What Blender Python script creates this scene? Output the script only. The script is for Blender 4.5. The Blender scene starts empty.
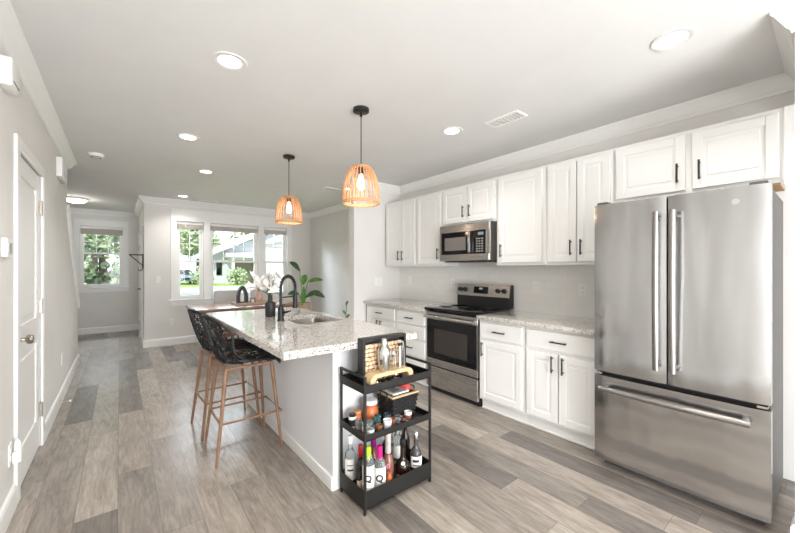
import bpy, bmesh, math, random
from mathutils import Vector, Matrix
random.seed(7)
R = math.radians
PI = math.pi
S = bpy.context.scene
COL = S.collection
H = 2.57          # ceiling height

# ------------------------------------------------------------------ camera, world, sun, big lights, exposure
cam = bpy.data.objects.new('camera', bpy.data.cameras.new('camera'))
COL.objects.link(cam)
cam.location = (0, 0, 1.34)
cam.rotation_euler = (R(90), 0, -math.atan2(280, 350))
cam.data.sensor_width = 36
cam.data.lens = 36 * 350 / 800
cam.data.shift_y = 2.5 / 800
cam.data.clip_start = 0.02
cam.data.clip_end = 300
S.camera = cam

W = bpy.data.worlds.new('sky')
S.world = W
W.use_nodes = True
W.node_tree.nodes['Background'].inputs[0].default_value = (0.80, 0.90, 1.0, 1)
W.node_tree.nodes['Background'].inputs[1].default_value = 1.8

def light(name, kind, loc, rot, power, col=(1, 1, 1), **kw):
    d = bpy.data.lights.new(name, kind)
    d.energy = power
    d.color = col
    for k, v in kw.items():
        setattr(d, k, v)
    o = bpy.data.objects.new(name, d)
    COL.objects.link(o)
    o.location = loc
    o.rotation_euler = rot
    return o

light('sun', 'SUN', (-20, 2, 25), (R(38), R(-28), 0), 3.4, (1, .95, .86), angle=R(1))
# added fill lamp in an assumed opening behind the camera
light('back_fill', 'AREA', (0.9, -2.72, 1.05), (R(90), 0, 0), 175, (.96, .98, 1.0), shape='RECTANGLE', size=2.6, size_y=1.9)
# added fill lamps outside, above the view through the panes, boosting the daylight
light('dining_window_fill', 'AREA', (1.8, 9.3, 3.6), (R(-52), 0, 0), 420, (.86, .93, 1.0), shape='RECTANGLE', size=3.2, size_y=1.6)
light('entry_window_fill', 'AREA', (-.35, 11.3, 3.5), (R(-55), 0, 0), 380, (.80, .90, 1.0), shape='RECTANGLE', size=1.8, size_y=1.4)
CAN_POWER = 4.5
PENDANT_POWER = 1.1

vs = S.view_settings
S.display_settings.display_device = 'sRGB'
vs.view_transform = 'Standard'
vs.look = 'None'
vs.exposure = 0.45
vs.gamma = 1
vs.use_curve_mapping = False

# ------------------------------------------------------------------ helpers
class MB:
    """collects shapes, builds ONE mesh object"""
    def __init__(s):
        s.v = []; s.f = []
    def add(s, vs, fs):
        b = len(s.v)
        s.v += [tuple(p) for p in vs]
        s.f += [tuple(b + i for i in f) for f in fs]
        return s
    def bm(s, bm):
        bm.verts.index_update()
        return s.add([v.co[:] for v in bm.verts], [[v.index for v in f.verts] for f in bm.faces])
    def box(s, x0, x1, y0, y1, z0, z1, bev=0, seg=1, M=None):
        bm = bmesh.new()
        bmesh.ops.create_cube(bm, size=1)
        for v in bm.verts:
            v.co = Vector(((x0+x1)/2 + v.co.x*(x1-x0), (y0+y1)/2 + v.co.y*(y1-y0), (z0+z1)/2 + v.co.z*(z1-z0)))
        if bev:
            bmesh.ops.bevel(bm, geom=bm.edges[:], offset=bev, segments=seg, affect='EDGES', profile=.5)
        if M:
            bm.transform(M)
        s.bm(bm); bm.free()
        return s
    def tube(s, pts, r, n=8, closed=False, cap=True):
        pts = [Vector(p) for p in pts]
        m = len(pts)
        rr = r if isinstance(r, (list, tuple)) else [r]*m
        t0 = (pts[1]-pts[0]).normalized()
        a = Vector((0, 0, 1)) if abs(t0.z) < .9 else Vector((1, 0, 0))
        nrm = t0.cross(a).normalized()
        vs = []
        for i in range(m):
            if closed:
                t = (pts[(i+1) % m]-pts[i-1]).normalized()
            else:
                t = (pts[min(i+1, m-1)]-pts[max(i-1, 0)]).normalized()
            nrm = (nrm - t*nrm.dot(t)).normalized()
            b = t.cross(nrm)
            for k in range(n):
                q = 2*PI*(k+.5)/n
                vs.append(pts[i] + (nrm*math.cos(q)+b*math.sin(q))*rr[i])
        fs = []
        for i in range(m if closed else m-1):
            j = (i+1) % m
            for k in range(n):
                l = (k+1) % n
                fs.append((i*n+k, i*n+l, j*n+l, j*n+k))
        if cap and not closed:
            fs.append(tuple(range(n))[::-1]); fs.append(tuple((m-1)*n+k for k in range(n)))
        return s.add(vs, fs)
    def lathe(s, prof, c=(0, 0, 0), n=24, a0=0, a1=2*PI, axis='z'):
        full = abs(a1-a0-2*PI) < 1e-6
        vs = []
        na = n if full else n+1
        for (r, z) in prof:
            for k in range(na):
                q = a0+(a1-a0)*k/n
                x, y = max(r, 1e-5)*math.cos(q), max(r, 1e-5)*math.sin(q)
                p = (x, y, z) if axis == 'z' else ((z, x, y) if axis == 'x' else (x, z, y))
                vs.append((c[0]+p[0], c[1]+p[1], c[2]+p[2]))
        fs = []
        for i in range(len(prof)-1):
            for k in range(n):
                l = (k+1) % na
                fs.append((i*na+k, i*na+l, (i+1)*na+l, (i+1)*na+k))
        if full:
            fs.append(tuple(range(na))[::-1]); fs.append(tuple((len(prof)-1)*na+k for k in range(na)))
        return s.add(vs, fs)
    def prism(s, poly, axis, a0, a1):
        n = len(poly)
        def P(p, a):
            return {'x': (a, p[0], p[1]), 'y': (p[0], a, p[1]), 'z': (p[0], p[1], a)}[axis]
        vs = [P(p, a0) for p in poly]+[P(p, a1) for p in poly]
        fs = [tuple(range(n)), tuple(range(2*n-1, n-1, -1))]
        for i in range(n):
            j = (i+1) % n
            fs.append((i, j, n+j, n+i))
        return s.add(vs, fs)
    def build(s, name, mat, parent=None, smooth=True, loc=None):
        me = bpy.data.meshes.new(name)
        off = Vector((0, 0, 0))
        if parent is not None:
            p = parent
            while p is not None:
                off += p.location; p = p.parent
        elif loc is not None:
            off = Vector(loc)
        me.from_pydata([tuple(Vector(v)-off) for v in s.v], [], s.f)
        bm = bmesh.new(); bm.from_mesh(me)
        bmesh.ops.remove_doubles(bm, verts=bm.verts, dist=1e-6)
        bmesh.ops.recalc_face_normals(bm, faces=bm.faces)
        bm.to_mesh(me); bm.free()
        if smooth:
            me.polygons.foreach_set('use_smooth', [True]*len(me.polygons))
            me.set_sharp_from_angle(angle=R(38))
        me.materials.append(mat)
        o = bpy.data.objects.new(name, me)
        COL.objects.link(o)
        if parent is not None:
            o.parent = parent
        elif loc is not None:
            o.location = loc
        return o

def tag(o, label, cat, group=None):
    o['label'] = label; o['category'] = cat
    if group: o['group'] = group
    return o
def thing(name, label, cat, loc=(0, 0, 0), rz=0, group=None):
    o = bpy.data.objects.new(name, None)
    o.empty_display_size = .05
    COL.objects.link(o)
    o.location = loc; o.rotation_euler = (0, 0, rz)
    return tag(o, label, cat, group)
def struct(name, mb, mat, parent=None, smooth=False):
    o = mb.build(name, mat, parent, smooth)
    if parent is None: o['kind'] = 'structure'
    return o
def dup(root, loc, rz=None, label=None):
    r = root.copy(); COL.objects.link(r); r.location = loc
    if rz is not None: r.rotation_euler = (0, 0, rz)
    if label: r['label'] = label
    for ch in list(root.children):
        c = ch.copy(); COL.objects.link(c); c.parent = r
        for g in list(ch.children):
            d = g.copy(); COL.objects.link(d); d.parent = c
    return r
def text(name, body, size, loc, rot, mat, parent, extrude=.0006):
    cu = bpy.data.curves.new(name, 'FONT')
    cu.body = body; cu.size = size; cu.align_x = 'CENTER'; cu.align_y = 'CENTER'; cu.extrude = extrude; cu.offset = size*.03
    t = bpy.data.objects.new(name+'_curve', cu); COL.objects.link(t)
    dg = bpy.context.evaluated_depsgraph_get()
    me = bpy.data.meshes.new_from_object(t.evaluated_get(dg))
    bpy.data.objects.remove(t)
    o = bpy.data.objects.new(name, me); COL.objects.link(o)
    me.materials.clear(); me.materials.append(mat)
    off = Vector((0, 0, 0)); p = parent
    while p is not None: off += p.location; p = p.parent
    o.parent = parent; o.location = Vector(loc)-off; o.rotation_euler = rot
    return o

# ------------------------------------------------------------------ materials
def lin(c):
    return tuple((x/255/12.92 if x/255 <= .04045 else ((x/255+.055)/1.055)**2.4) for x in c)+(1,)
def mat(name, rgb, rough=.5, metal=0, **kw):
    m = bpy.data.materials.new(name); m.use_nodes = True
    b = m.node_tree.nodes['Principled BSDF']
    b.inputs['Base Color'].default_value = lin(rgb)
    b.inputs['Roughness'].default_value = rough
    b.inputs['Metallic'].default_value = metal
    for k, v in kw.items():
        b.inputs[k].default_value = v
    return m
def nodes(m):
    return m.node_tree.nodes, m.node_tree.links, m.node_tree.nodes['Principled BSDF']
def noisy(name, c1, c2, scale=20, rough=.5, metal=0, stretch=(1, 1, 1), bump=0, lo=.35, hi=.65, detail=4, **kw):
    m = mat(name, c1, rough, metal, **kw)
    N, L, b = nodes(m)
    tc = N.new('ShaderNodeTexCoord'); mp = N.new('ShaderNodeMapping'); nz = N.new('ShaderNodeTexNoise'); cr = N.new('ShaderNodeValToRGB')
    mp.inputs['Scale'].default_value = stretch
    nz.inputs['Scale'].default_value = scale; nz.inputs['Detail'].default_value = detail
    cr.color_ramp.elements[0].position = lo; cr.color_ramp.elements[0].color = lin(c1)
    cr.color_ramp.elements[1].position = hi; cr.color_ramp.elements[1].color = lin(c2)
    L.new(tc.outputs['Object'], mp.inputs[0]); L.new(mp.outputs[0], nz.inputs['Vector']); L.new(nz.outputs[0], cr.inputs[0])
    L.new(cr.outputs[0], b.inputs['Base Color'])
    if bump:
        bp = N.new('ShaderNodeBump'); bp.inputs['Strength'].default_value = bump; bp.inputs['Distance'].default_value = .01
        L.new(nz.outputs[0], bp.inputs['Height']); L.new(bp.outputs[0], b.inputs['Normal'])
    return m
def emit(name, rgb, strength, base=(255, 255, 255)):
    return mat(name, base, .5, 0, **{'Emission Color': lin(rgb), 'Emission Strength': strength})
def glass(name, rgb=(255, 255, 255), rough=.02, ior=1.3):
    return mat(name, rgb, rough, 0, **{'Transmission Weight': .88, 'IOR': ior})

M = {}
M['wall'] = noisy('wall_paint', (231, 228, 224), (228, 225, 221), 3, .85)
M['ceiling'] = noisy('ceiling_paint', (226, 225, 223), (223, 222, 220), 3, .9)
M['trim'] = mat('white_trim', (240, 239, 236), .4)
M['cab'] = noisy('cabinet_white', (240, 239, 236), (236, 235, 232), 2, .38)
M['island'] = noisy('island_white', (232, 233, 235), (228, 229, 231), 2, .5)
M['plastic'] = mat('white_plastic', (238, 237, 233), .4)
M['slot'] = mat('dark_slot', (90, 88, 85), .5)
M['black'] = mat('black_metal', (33, 32, 31), .45, .2)
M['blackp'] = mat('black_plastic', (24, 24, 25), .4)
M['blackg'] = mat('black_glass', (10, 10, 12), .06, 0)
M['darkgrey'] = noisy('fridge_side', (92, 90, 88), (84, 82, 80), 30, .5, .2)
M['bronze'] = noisy('dark_bronze', (58, 54, 50), (50, 46, 43), 40, .4, .5)
M['handle'] = mat('satin_handle_steel', (158, 155, 152), .3, 1)
M['chrome'] = mat('chrome', (215, 215, 213), .14, 1)
M['nickel'] = mat('satin_nickel', (176, 168, 158), .3, 1)
M['mirror'] = mat('sink_steel', (172, 166, 158), .30, 1)
M['copper_leg'] = noisy('walnut_print_metal', (146, 110, 82), (122, 90, 68), 14, .45, 0, (6, 6, .6))
M['table'] = noisy('warm_table_wood', (150, 118, 98), (124, 94, 76), 9, .2, 0, (.6, 6, 6))
M['bench'] = noisy('reddish_bench_wood', (160, 108, 80), (132, 86, 62), 9, .4, 0, (.6, 6, 6))
M['grey_fabric'] = noisy('grey_upholstery', (206, 204, 201), (194, 192, 189), 120, .9, bump=.1)
M['stoolp'] = mat('black_stool_plastic', (19, 19, 21), .5)
M['rattan'] = noisy('rattan_cane', (222, 172, 130), (200, 146, 106), 30, .6, 0, (4, 4, 1))
M['bamboo'] = noisy('bamboo', (212, 182, 142), (194, 162, 122), 14, .42, 0, (1, 8, 8))
M['cork'] = noisy('cork', (222, 196, 164), (184, 152, 120), 90, .85)
M['wicker'] = mat('black_wicker', (30, 28, 28), .6)
M['leaf'] = noisy('leaf_green', (66, 120, 44), (104, 158, 62), 12, .4)
M['leafdark'] = noisy('dark_leaf', (44, 78, 46), (70, 104, 60), 14, .45)
M['petal'] = noisy('white_petals', (250, 246, 242), (244, 236, 232), 30, .7)
M['blush'] = noisy('blush_ceramic', (206, 172, 154), (190, 156, 138), 14, .6)
M['blackcer'] = noisy('matte_black_ceramic', (46, 46, 48), (38, 38, 40), 20, .45)
M['trayw'] = noisy('pale_tray_wood', (196, 172, 150), (178, 152, 130), 12, .5, 0, (1, 8, 8))
M['basket'] = noisy('beige_basket', (206, 184, 158), (170, 146, 120), 60, .8, 0, (1, 1, 5), bump=.4)
M['shade'] = noisy('rolled_shade_fabric', (196, 190, 182), (184, 178, 170), 60, .9, 0, (1, 1, 6))
M['lamp'] = emit('lamp_lens', (255, 246, 230), 9)
M['dimlamp'] = mat('unlit_lens', (222, 220, 214), .5)
M['bulb'] = emit('bulb_glow', (255, 226, 182), 9)
M['flush'] = emit('flush_glass_glow', (255, 240, 214), 3)
M['display'] = emit('clock_display', (190, 220, 230), .35, (20, 20, 22))
M['glassclear'] = glass('clear_bottle_glass', (240, 246, 244), .03, 1.25)
M['glassteal'] = glass('teal_glass', (130, 190, 196), .08, 1.25)
M['glassgreen'] = glass('dark_green_glass', (52, 74, 48), .05, 1.2)
M['glassamber'] = mat('amber_brandy', (46, 28, 20), .08, 0, **{'Transmission Weight': .35})
M['glassrose'] = mat('rose_wine', (172, 112, 98), .08, 0, **{'Transmission Weight': .5})
M['glassdark'] = mat('smoky_glass', (92, 86, 84), .1, 0, **{'Transmission Weight': .4})
M['redwine'] = mat('dark_wine_glass', (34, 26, 24), .1)
M['label'] = noisy('paper_label', (236, 233, 226), (228, 225, 218), 20, .7)
M['ink'] = mat('label_ink', (30, 28, 30), .6)
M['white'] = mat('glossy_white', (240, 238, 234), .3)
M['whitefoil'] = noisy('white_foil', (226, 218, 212), (206, 196, 190), 60, .35, .3, bump=.2)
M['red'] = mat('red_wax', (176, 28, 38), .4)
M['lime'] = mat('lime_cap', (176, 222, 40), .4)
M['magenta'] = mat('magenta_foil', (202, 28, 124), .35)
M['purple'] = mat('purple_foil', (136, 28, 110), .35)
M['orange'] = noisy('orange_ceramic', (190, 104, 58), (166, 84, 44), 14, .35)
M['coral'] = noisy('coral_cloth', (222, 92, 84), (204, 74, 68), 40, .8, bump=.3)
M['bookpale'] = mat('pale_book_cover', (214, 214, 208), .5)
M['bookgrey'] = mat('grey_print', (150, 150, 146), .6)
M['paleplug'] = mat('warm_white_plug', (236, 232, 222), .4)
M['shadow'] = mat('unfinished_plywood', (176, 142, 100), .7)  # bare plywood's own tan, under the cabinet above the refrigerator

def brushed(name, rgb, rough=.27, axis='z', wave=.0):
    m = mat(name, rgb, rough, 1)
    N, L, b = nodes(m)
    tc = N.new('ShaderNodeTexCoord'); mp = N.new('ShaderNodeMapping'); nz = N.new('ShaderNodeTexNoise'); mr = N.new('ShaderNodeMapRange')
    st = {'z': (160, 160, 1.2), 'y': (160, 1.2, 160)}[axis]
    mp.inputs['Scale'].default_value = st
    nz.inputs['Scale'].default_value = 3; nz.inputs['Detail'].default_value = 3
    mr.inputs['To Min'].default_value = rough-.015; mr.inputs['To Max'].default_value = rough+.02
    L.new(tc.outputs['Object'], mp.inputs[0]); L.new(mp.outputs[0], nz.inputs['Vector']); L.new(nz.outputs[0], mr.inputs[0])
    L.new(mr.outputs[0], b.inputs['Roughness'])
    b.inputs['Anisotropic'].default_value = .92 if axis == 'z' else .4
    tg = N.new('ShaderNodeTangent'); tg.direction_type = 'RADIAL'; tg.axis = 'Z' if axis == 'z' else 'Y'; b.inputs['Anisotropic Rotation'].default_value = 0
    L.new(tg.outputs[0], b.inputs['Tangent'])
    if wave:
        n2 = N.new('ShaderNodeTexNoise'); n2.inputs['Scale'].default_value = 3.2; n2.inputs['Detail'].default_value = 1
        bp = N.new('ShaderNodeBump'); bp.inputs['Strength'].default_value = wave; bp.inputs['Distance'].default_value = .05
        m2 = N.new('ShaderNodeMapping'); m2.inputs['Scale'].default_value = (1, 2.2, .45); L.new(tc.outputs['Object'], m2.inputs[0]); L.new(m2.outputs[0], n2.inputs['Vector']); L.new(n2.outputs[0], bp.inputs['Height']); L.new(bp.outputs[0], b.inputs['Normal'])
    return m
M['steel'] = brushed('brushed_steel', (190, 188, 186), .27, 'y')
M['fridge'] = brushed('fridge_steel', (184, 184, 184), .17, 'z', .22)

def floor_mat():
    m = mat('vinyl_planks', (160, 150, 138), .27)
    N, L, b = nodes(m)
    def math_(op, a, c=None, val=None):
        n = N.new('ShaderNodeMath'); n.operation = op
        if isinstance(a, (int, float)): n.inputs[0].default_value = a
        else: L.new(a, n.inputs[0])
        if c is not None:
            if isinstance(c, (int, float)): n.inputs[1].default_value = c
            else: L.new(c, n.inputs[1])
        return n.outputs[0]
    tc = N.new('ShaderNodeTexCoord'); sp = N.new('ShaderNodeSeparateXYZ'); L.new(tc.outputs['Object'], sp.inputs[0])
    x, y = sp.outputs[0], sp.outputs[1]
    xs = math_('DIVIDE', math_('ADD', x, 10.02), .182)
    row = math_('FLOOR', xs)
    w1 = N.new('ShaderNodeTexWhiteNoise'); w1.noise_dimensions = '1D'; L.new(row, w1.inputs['W'])
    ys = math_('ADD', math_('DIVIDE', math_('ADD', y, 10), 1.22), math_('MULTIPLY', w1.outputs[0], 1.0))
    colm = math_('FLOOR', ys)
    cb = N.new('ShaderNodeCombineXYZ'); L.new(row, cb.inputs[0]); L.new(colm, cb.inputs[1])
    w2 = N.new('ShaderNodeTexWhiteNoise'); w2.noise_dimensions = '3D'; L.new(cb.outputs[0], w2.inputs['Vector'])
    # grain: noise stretched along the plank, shifted per plank
    cg = N.new('ShaderNodeCombineXYZ')
    L.new(math_('MULTIPLY', x, 7.0), cg.inputs[0]); L.new(math_('ADD', math_('MULTIPLY', y, 1.6), math_('MULTIPLY', w2.outputs[0], 37.0)), cg.inputs[1]); L.new(math_('MULTIPLY', w2.outputs[0], 11.0), cg.inputs[2])
    n1 = N.new('ShaderNodeTexNoise'); n1.inputs['Scale'].default_value = 2.0; n1.inputs['Detail'].default_value = 9; n1.inputs['Roughness'].default_value = .72; n1.inputs['Distortion'].default_value = .6
    L.new(cg.outputs[0], n1.inputs['Vector'])
    cg2 = N.new('ShaderNodeCombineXYZ')
    L.new(math_('MULTIPLY', x, 40.0), cg2.inputs[0]); L.new(math_('MULTIPLY', y, 4.0), cg2.inputs[1]); L.new(w2.outputs[0], cg2.inputs[2])
    n2 = N.new('ShaderNodeTexNoise'); n2.inputs['Scale'].default_value = 2.0; n2.inputs['Detail'].default_value = 4
    L.new(cg2.outputs[0], n2.inputs['Vector'])
    tone = N.new('ShaderNodeValToRGB')
    e = tone.color_ramp.elements
    e[0].position = 0; e[0].color = lin((116, 110, 105))
    e[1].position = 1; e[1].color = lin((176, 167, 156))
    for p, c in ((.20, (132, 125, 118)), (.36, (153, 144, 135)), (.75, (166, 156, 145))):
        q = e.new(p); q.color = lin(c)
    L.new(w2.outputs[0], tone.inputs[0])
    g = N.new('ShaderNodeValToRGB')
    g.color_ramp.elements[0].position = .28; g.color_ramp.elements[0].color = (.50, .47, .45, 1)
    g.color_ramp.elements[1].position = .62; g.color_ramp.elements[1].color = (1.06, 1.05, 1.04, 1)
    L.new(n1.outputs[0], g.inputs[0])
    mx = N.new('ShaderNodeMix'); mx.data_type = 'RGBA'; mx.blend_type = 'MULTIPLY'; mx.inputs['Factor'].default_value = .8
    L.new(tone.outputs[0], mx.inputs['A']); L.new(g.outputs[0], mx.inputs['B'])
    g2 = N.new('ShaderNodeMapRange'); g2.inputs['From Min'].default_value = .3; g2.inputs['From Max'].default_value = .7; g2.inputs['To Min'].default_value = .80; g2.inputs['To Max'].default_value = 1.12
    L.new(n2.outputs[0], g2.inputs[0])
    mx2 = N.new('ShaderNodeMix'); mx2.data_type = 'RGBA'; mx2.blend_type = 'MULTIPLY'; mx2.inputs['Factor'].default_value = 1
    cc = N.new('ShaderNodeCombineColor')
    for i in range(3): L.new(g2.outputs[0], cc.inputs[i])
    L.new(mx.outputs['Result'], mx2.inputs['A']); L.new(cc.outputs[0], mx2.inputs['B'])
    # seams
    fx = math_('FRACT', xs); fy = math_('FRACT', ys)
    ex = math_('MINIMUM', fx, math_('SUBTRACT', 1.0, fx)); ey = math_('MINIMUM', fy, math_('SUBTRACT', 1.0, fy))
    sx = math_('LESS_THAN', ex, .010); sy = math_('LESS_THAN', ey, .0016)
    seam = math_('MAXIMUM', sx, sy)
    mx3 = N.new('ShaderNodeMix'); mx3.data_type = 'RGBA'
    L.new(math_('MULTIPLY', seam, .5), mx3.inputs['Factor']); L.new(mx2.outputs['Result'], mx3.inputs['A']); mx3.inputs['B'].default_value = lin((92, 86, 80))
    L.new(mx3.outputs['Result'], b.inputs['Base Color'])
    bp = N.new('ShaderNodeBump'); bp.inputs['Strength'].default_value = .08; bp.inputs['Distance'].default_value = .004
    L.new(n1.outputs[0], bp.inputs['Height']); L.new(bp.outputs[0], b.inputs['Normal'])
    return m
M['floor'] = floor_mat()

def granite():
    m = mat('granite', (210, 204, 196), .10, 0, **{'Coat Weight': .6, 'Coat Roughness': .05})
    N, L, b = nodes(m)
    tc = N.new('ShaderNodeTexCoord')
    v = N.new('ShaderNodeTexVoronoi'); v.inputs['Scale'].default_value = 150
    v2 = N.new('ShaderNodeTexNoise'); v2.inputs['Scale'].default_value = 70; v2.inputs['Detail'].default_value = 6; v2.inputs['Roughness'].default_value = .7
    L.new(tc.outputs['Object'], v.inputs['Vector']); L.new(tc.outputs['Object'], v2.inputs['Vector'])
    sc = N.new('ShaderNodeSeparateColor'); L.new(v.outputs['Color'], sc.inputs[0])
    r1 = N.new('ShaderNodeValToRGB'); r1.color_ramp.interpolation = 'CONSTANT'
    e = r1.color_ramp.elements
    e[0].position = 0; e[0].color = lin((70, 66, 64)); e[1].position = .085; e[1].color = lin((160, 142, 124))
    for p, c in ((.20, (178, 174, 170)), (.36, (206, 200, 193)), (.55, (217, 212, 205)), (.82, (226, 223, 218))):
        q = e.new(p); q.color = lin(c)
    L.new(sc.outputs[0], r1.inputs[0])
    r2 = N.new('ShaderNodeValToRGB')
    r2.color_ramp.elements[0].position = .32; r2.color_ramp.elements[0].color = (.5, .47, .45, 1)
    r2.color_ramp.elements[1].position = .42; r2.color_ramp.elements[1].color = (1, 1, 1, 1)
    L.new(v2.outputs[0], r2.inputs[0])
    mx = N.new('ShaderNodeMix'); mx.data_type = 'RGBA'; mx.blend_type = 'MULTIPLY'; mx.inputs['Factor'].default_value = .85
    L.new(r1.outputs[0], mx.inputs['A']); L.new(r2.outputs[0], mx.inputs['B']); L.new(mx.outputs['Result'], b.inputs['Base Color'])
    return m
M['granite'] = granite()

def tile():
    m = mat('subway_tile', (236, 235, 231), .16)
    N, L, b = nodes(m)
    tc = N.new('ShaderNodeTexCoord'); sp = N.new('ShaderNodeSeparateXYZ'); cb = N.new('ShaderNodeCombineXYZ'); br = N.new('ShaderNodeTexBrick')
    L.new(tc.outputs['Object'], sp.inputs[0]); L.new(sp.outputs[1], cb.inputs[0]); L.new(sp.outputs[2], cb.inputs[1]); L.new(cb.outputs[0], br.inputs['Vector'])
    br.inputs['Scale'].default_value = 1; br.inputs['Brick Width'].default_value = .152; br.inputs['Row Height'].default_value = .076
    br.inputs['Mortar Size'].default_value = .0016; br.inputs['Mortar Smooth'].default_value = .3
    br.inputs['Color1'].default_value = lin((236, 235, 231)); br.inputs['Color2'].default_value = lin((233, 232, 229)); br.inputs['Mortar'].default_value = lin((224, 222, 218))
    L.new(br.outputs['Color'], b.inputs['Base Color'])
    bp = N.new('ShaderNodeBump'); bp.invert = True; bp.inputs['Strength'].default_value = .15; bp.inputs['Distance'].default_value = .002
    L.new(br.outputs['Fac'], bp.inputs['Height']); L.new(bp.outputs[0], b.inputs['Normal'])
    return m
M['tile'] = tile()

def pane_mat():
    m = bpy.data.materials.new('window_glass'); m.use_nodes = True
    N, L = m.node_tree.nodes, m.node_tree.links
    N.clear()
    o = N.new('ShaderNodeOutputMaterial'); mx = N.new('ShaderNodeMixShader'); t = N.new('ShaderNodeBsdfTransparent'); g = N.new('ShaderNodeBsdfGlossy')
    g.inputs['Roughness'].default_value = .02
    fr = N.new('ShaderNodeFresnel'); fr.inputs['IOR'].default_value = 1.25
    t.inputs[0].default_value = (.97, .98, .98, 1)
    L.new(fr.outputs[0], mx.inputs[0]); L.new(t.outputs[0], mx.inputs[1]); L.new(g.outputs[0], mx.inputs[2]); L.new(mx.outputs[0], o.inputs[0])
    return m
M['pane'] = pane_mat()

# ------------------------------------------------------------------ room shell
XL, XK = -.47, 3.32          # left wall face, kitchen wall face
YW, YE = 7.35, 9.65          # dining window wall, entry end wall
XC = .32                     # side wall of the entry
YS0, YS1, XS = 4.14, 4.26, 2.505   # stub wall at the end of the kitchen run
Lpoly = [(-1.75, -2.9), (XK+.15, -2.9), (XK+.15, YW+.14), (XC+.1, YW+.14), (XC+.1, YE+.14), (-1.75, YE+.14)]
struct('floor', MB().prism(Lpoly, 'z', -.12, 0), M['floor'])
struct('ceiling', MB().prism(Lpoly, 'z', H, H+.15), M['ceiling'])
# left wall with door opening and the sloping stair opening
DY0, DY1, DZ = 2.975, 3.775, 2.045
struct('wall_left', MB().prism([(-2.8, 0), (DY0, 0), (DY0, DZ), (DY1, DZ), (DY1, 0), (6.78, 0), (6.78, .87), (6.66, .87), (5.45, 2.03), (5.45, H), (-2.8, H)], 'x', XL-.12, XL), M['wall'])
struct('wall_stairwell', MB().box(-1.75, -1.6, -2.8, YE, 0, H), M['wall'])
struct('wall_right', MB().box(XK, XK+.13, -2.8, YW, 0, H), M['wall'])
struct('wall_stub', MB().box(XS, XK, YS0, YS1, 0, H), M['wall'])
struct('wall_pantry', MB().box(2.51, 2.63, -.40, .125, 0, H), M['wall'])
struct('wall_header', MB().box(2.63, XK, .0, .125, 2.30, H), M['wall'])
struct('wall_back', MB().box(-.47, -.4, -2.9, -2.8, 0, H).box(2.2, XK, -2.9, -2.8, 0, H).box(-.4, 2.2, -2.9, -2.8, 2.3, H), M['wall'])
struct('wall_entry_side', MB().box(XC, XC+.1, YW+.14, YE, 0, H), M['wall'])

def wall_with_holes(name, x0, x1, y0, y1, holes, m):
    mb = MB()
    xs = [x0]+[v for h in holes for v in h[:2]]+[x1]
    for i in range(0, len(xs), 2):
        mb.box(xs[i], xs[i+1], y0, y1, 0, H)
    for h in holes:
        mb.box(h[0], h[1], y0, y1, 0, h[2]); mb.box(h[0], h[1], y0, y1, h[3], H)
    return struct(name, mb, m)
WZ0, WZ1 = .80, 2.20
WIN = [(.785, 1.215, WZ0, WZ1), (1.32, 2.19, WZ0, WZ1), (2.305, 2.785, WZ0, WZ1)]
wall_with_holes('wall_dining', XC, XK, YW, YW+.14, WIN, M['wall'])
EW = (-.64, .055, .965, 2.23)
wall_with_holes('wall_entry', -1.6, XC, YE, YE+.14, [EW], M['wall'])

def window(n, h, ywall, mz, cols, shade_drop):
    x0, x1, z0, z1 = h
    root = bpy.data.objects.new('window_%d' % n, None); COL.objects.link(root); root.location = ((x0+x1)/2, ywall+.07, z0); root['kind'] = 'structure'
    y0, y1 = ywall+.05, ywall+.11
    fw = .028
    fr = MB()
    fr.box(x0, x0+fw, y0, y1, z0, z1); fr.box(x1-fw, x1, y0, y1, z0, z1); fr.box(x0+fw, x1-fw, y0, y1, z0, z0+fw); fr.box(x0+fw, x1-fw, y0, y1, z1-fw, z1)
    fr.build('window_frame', M['trim'], root, False)
    sw = .034
    for nm, a, b_, yy in (('upper_sash', mz, z1-fw, y0+.03), ('lower_sash', z0+fw, mz+.03, y0+.004)):
        sh = MB(); X0, X1 = x0+fw, x1-fw
        sh.box(X0, X0+sw, yy, yy+.026, a, b_); sh.box(X1-sw, X1, yy, yy+.026, a, b_)
        sh.box(X0+sw, X1-sw, yy, yy+.026, a, a+sw); sh.box(X0+sw, X1-sw, yy, yy+.026, b_-sw, b_)
        if nm == 'upper_sash':
            for k in range(1, cols):
                xx = X0+sw+(X1-X0-2*sw)*k/cols
                sh.box(xx-.007, xx+.007, yy+.004, yy+.022, a+sw, b_-sw)
            zz = (a+b_)/2-.02
            sh.box(X0+sw, X1-sw, yy+.005, yy+.021, zz-.007, zz+.007)
        s_ = sh.build(nm, M['trim'], root, False)
        MB().box(X0+sw, X1-sw, yy+.011, yy+.015, a+sw, b_-sw).build('pane', M['pane'], s_, False)
    # rolled shade
    sd = thing('roller_shade', {1: 'rolled up beige shade in the narrow window nearest the entry hall', 2: 'wide rolled up beige shade above the middle dining window', 3: 'rolled up beige shade in the right narrow dining window', 4: 'rolled up grey shade at the top of the entry hall window'}[n], 'window shade', ((x0+x1)/2, ywall+.03, z1-shade_drop))
    MB().box(x0+.008, x1-.008, ywall+.012, ywall+.048, z1-.05, z1-.004, .004).build('headrail', M['trim'], sd)
    t = MB()
    for k in range(4):
        zt = z1-.05-(shade_drop-.05)*k/4; zb = z1-.05-(shade_drop-.05)*(k+1)/4
        t.box(x0+.012, x1-.012, ywall+.010+.003*(k % 2), ywall+.046, zb, zt, .005)
    t.build('folded_fabric', M['shade'], sd)
for i, (h, c) in enumerate(zip(WIN, (2, 4, 2))):
    window(i+1, h, YW, 1.47, c, .135)
window(4, EW, YE, 1.655, 3, .17)

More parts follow.
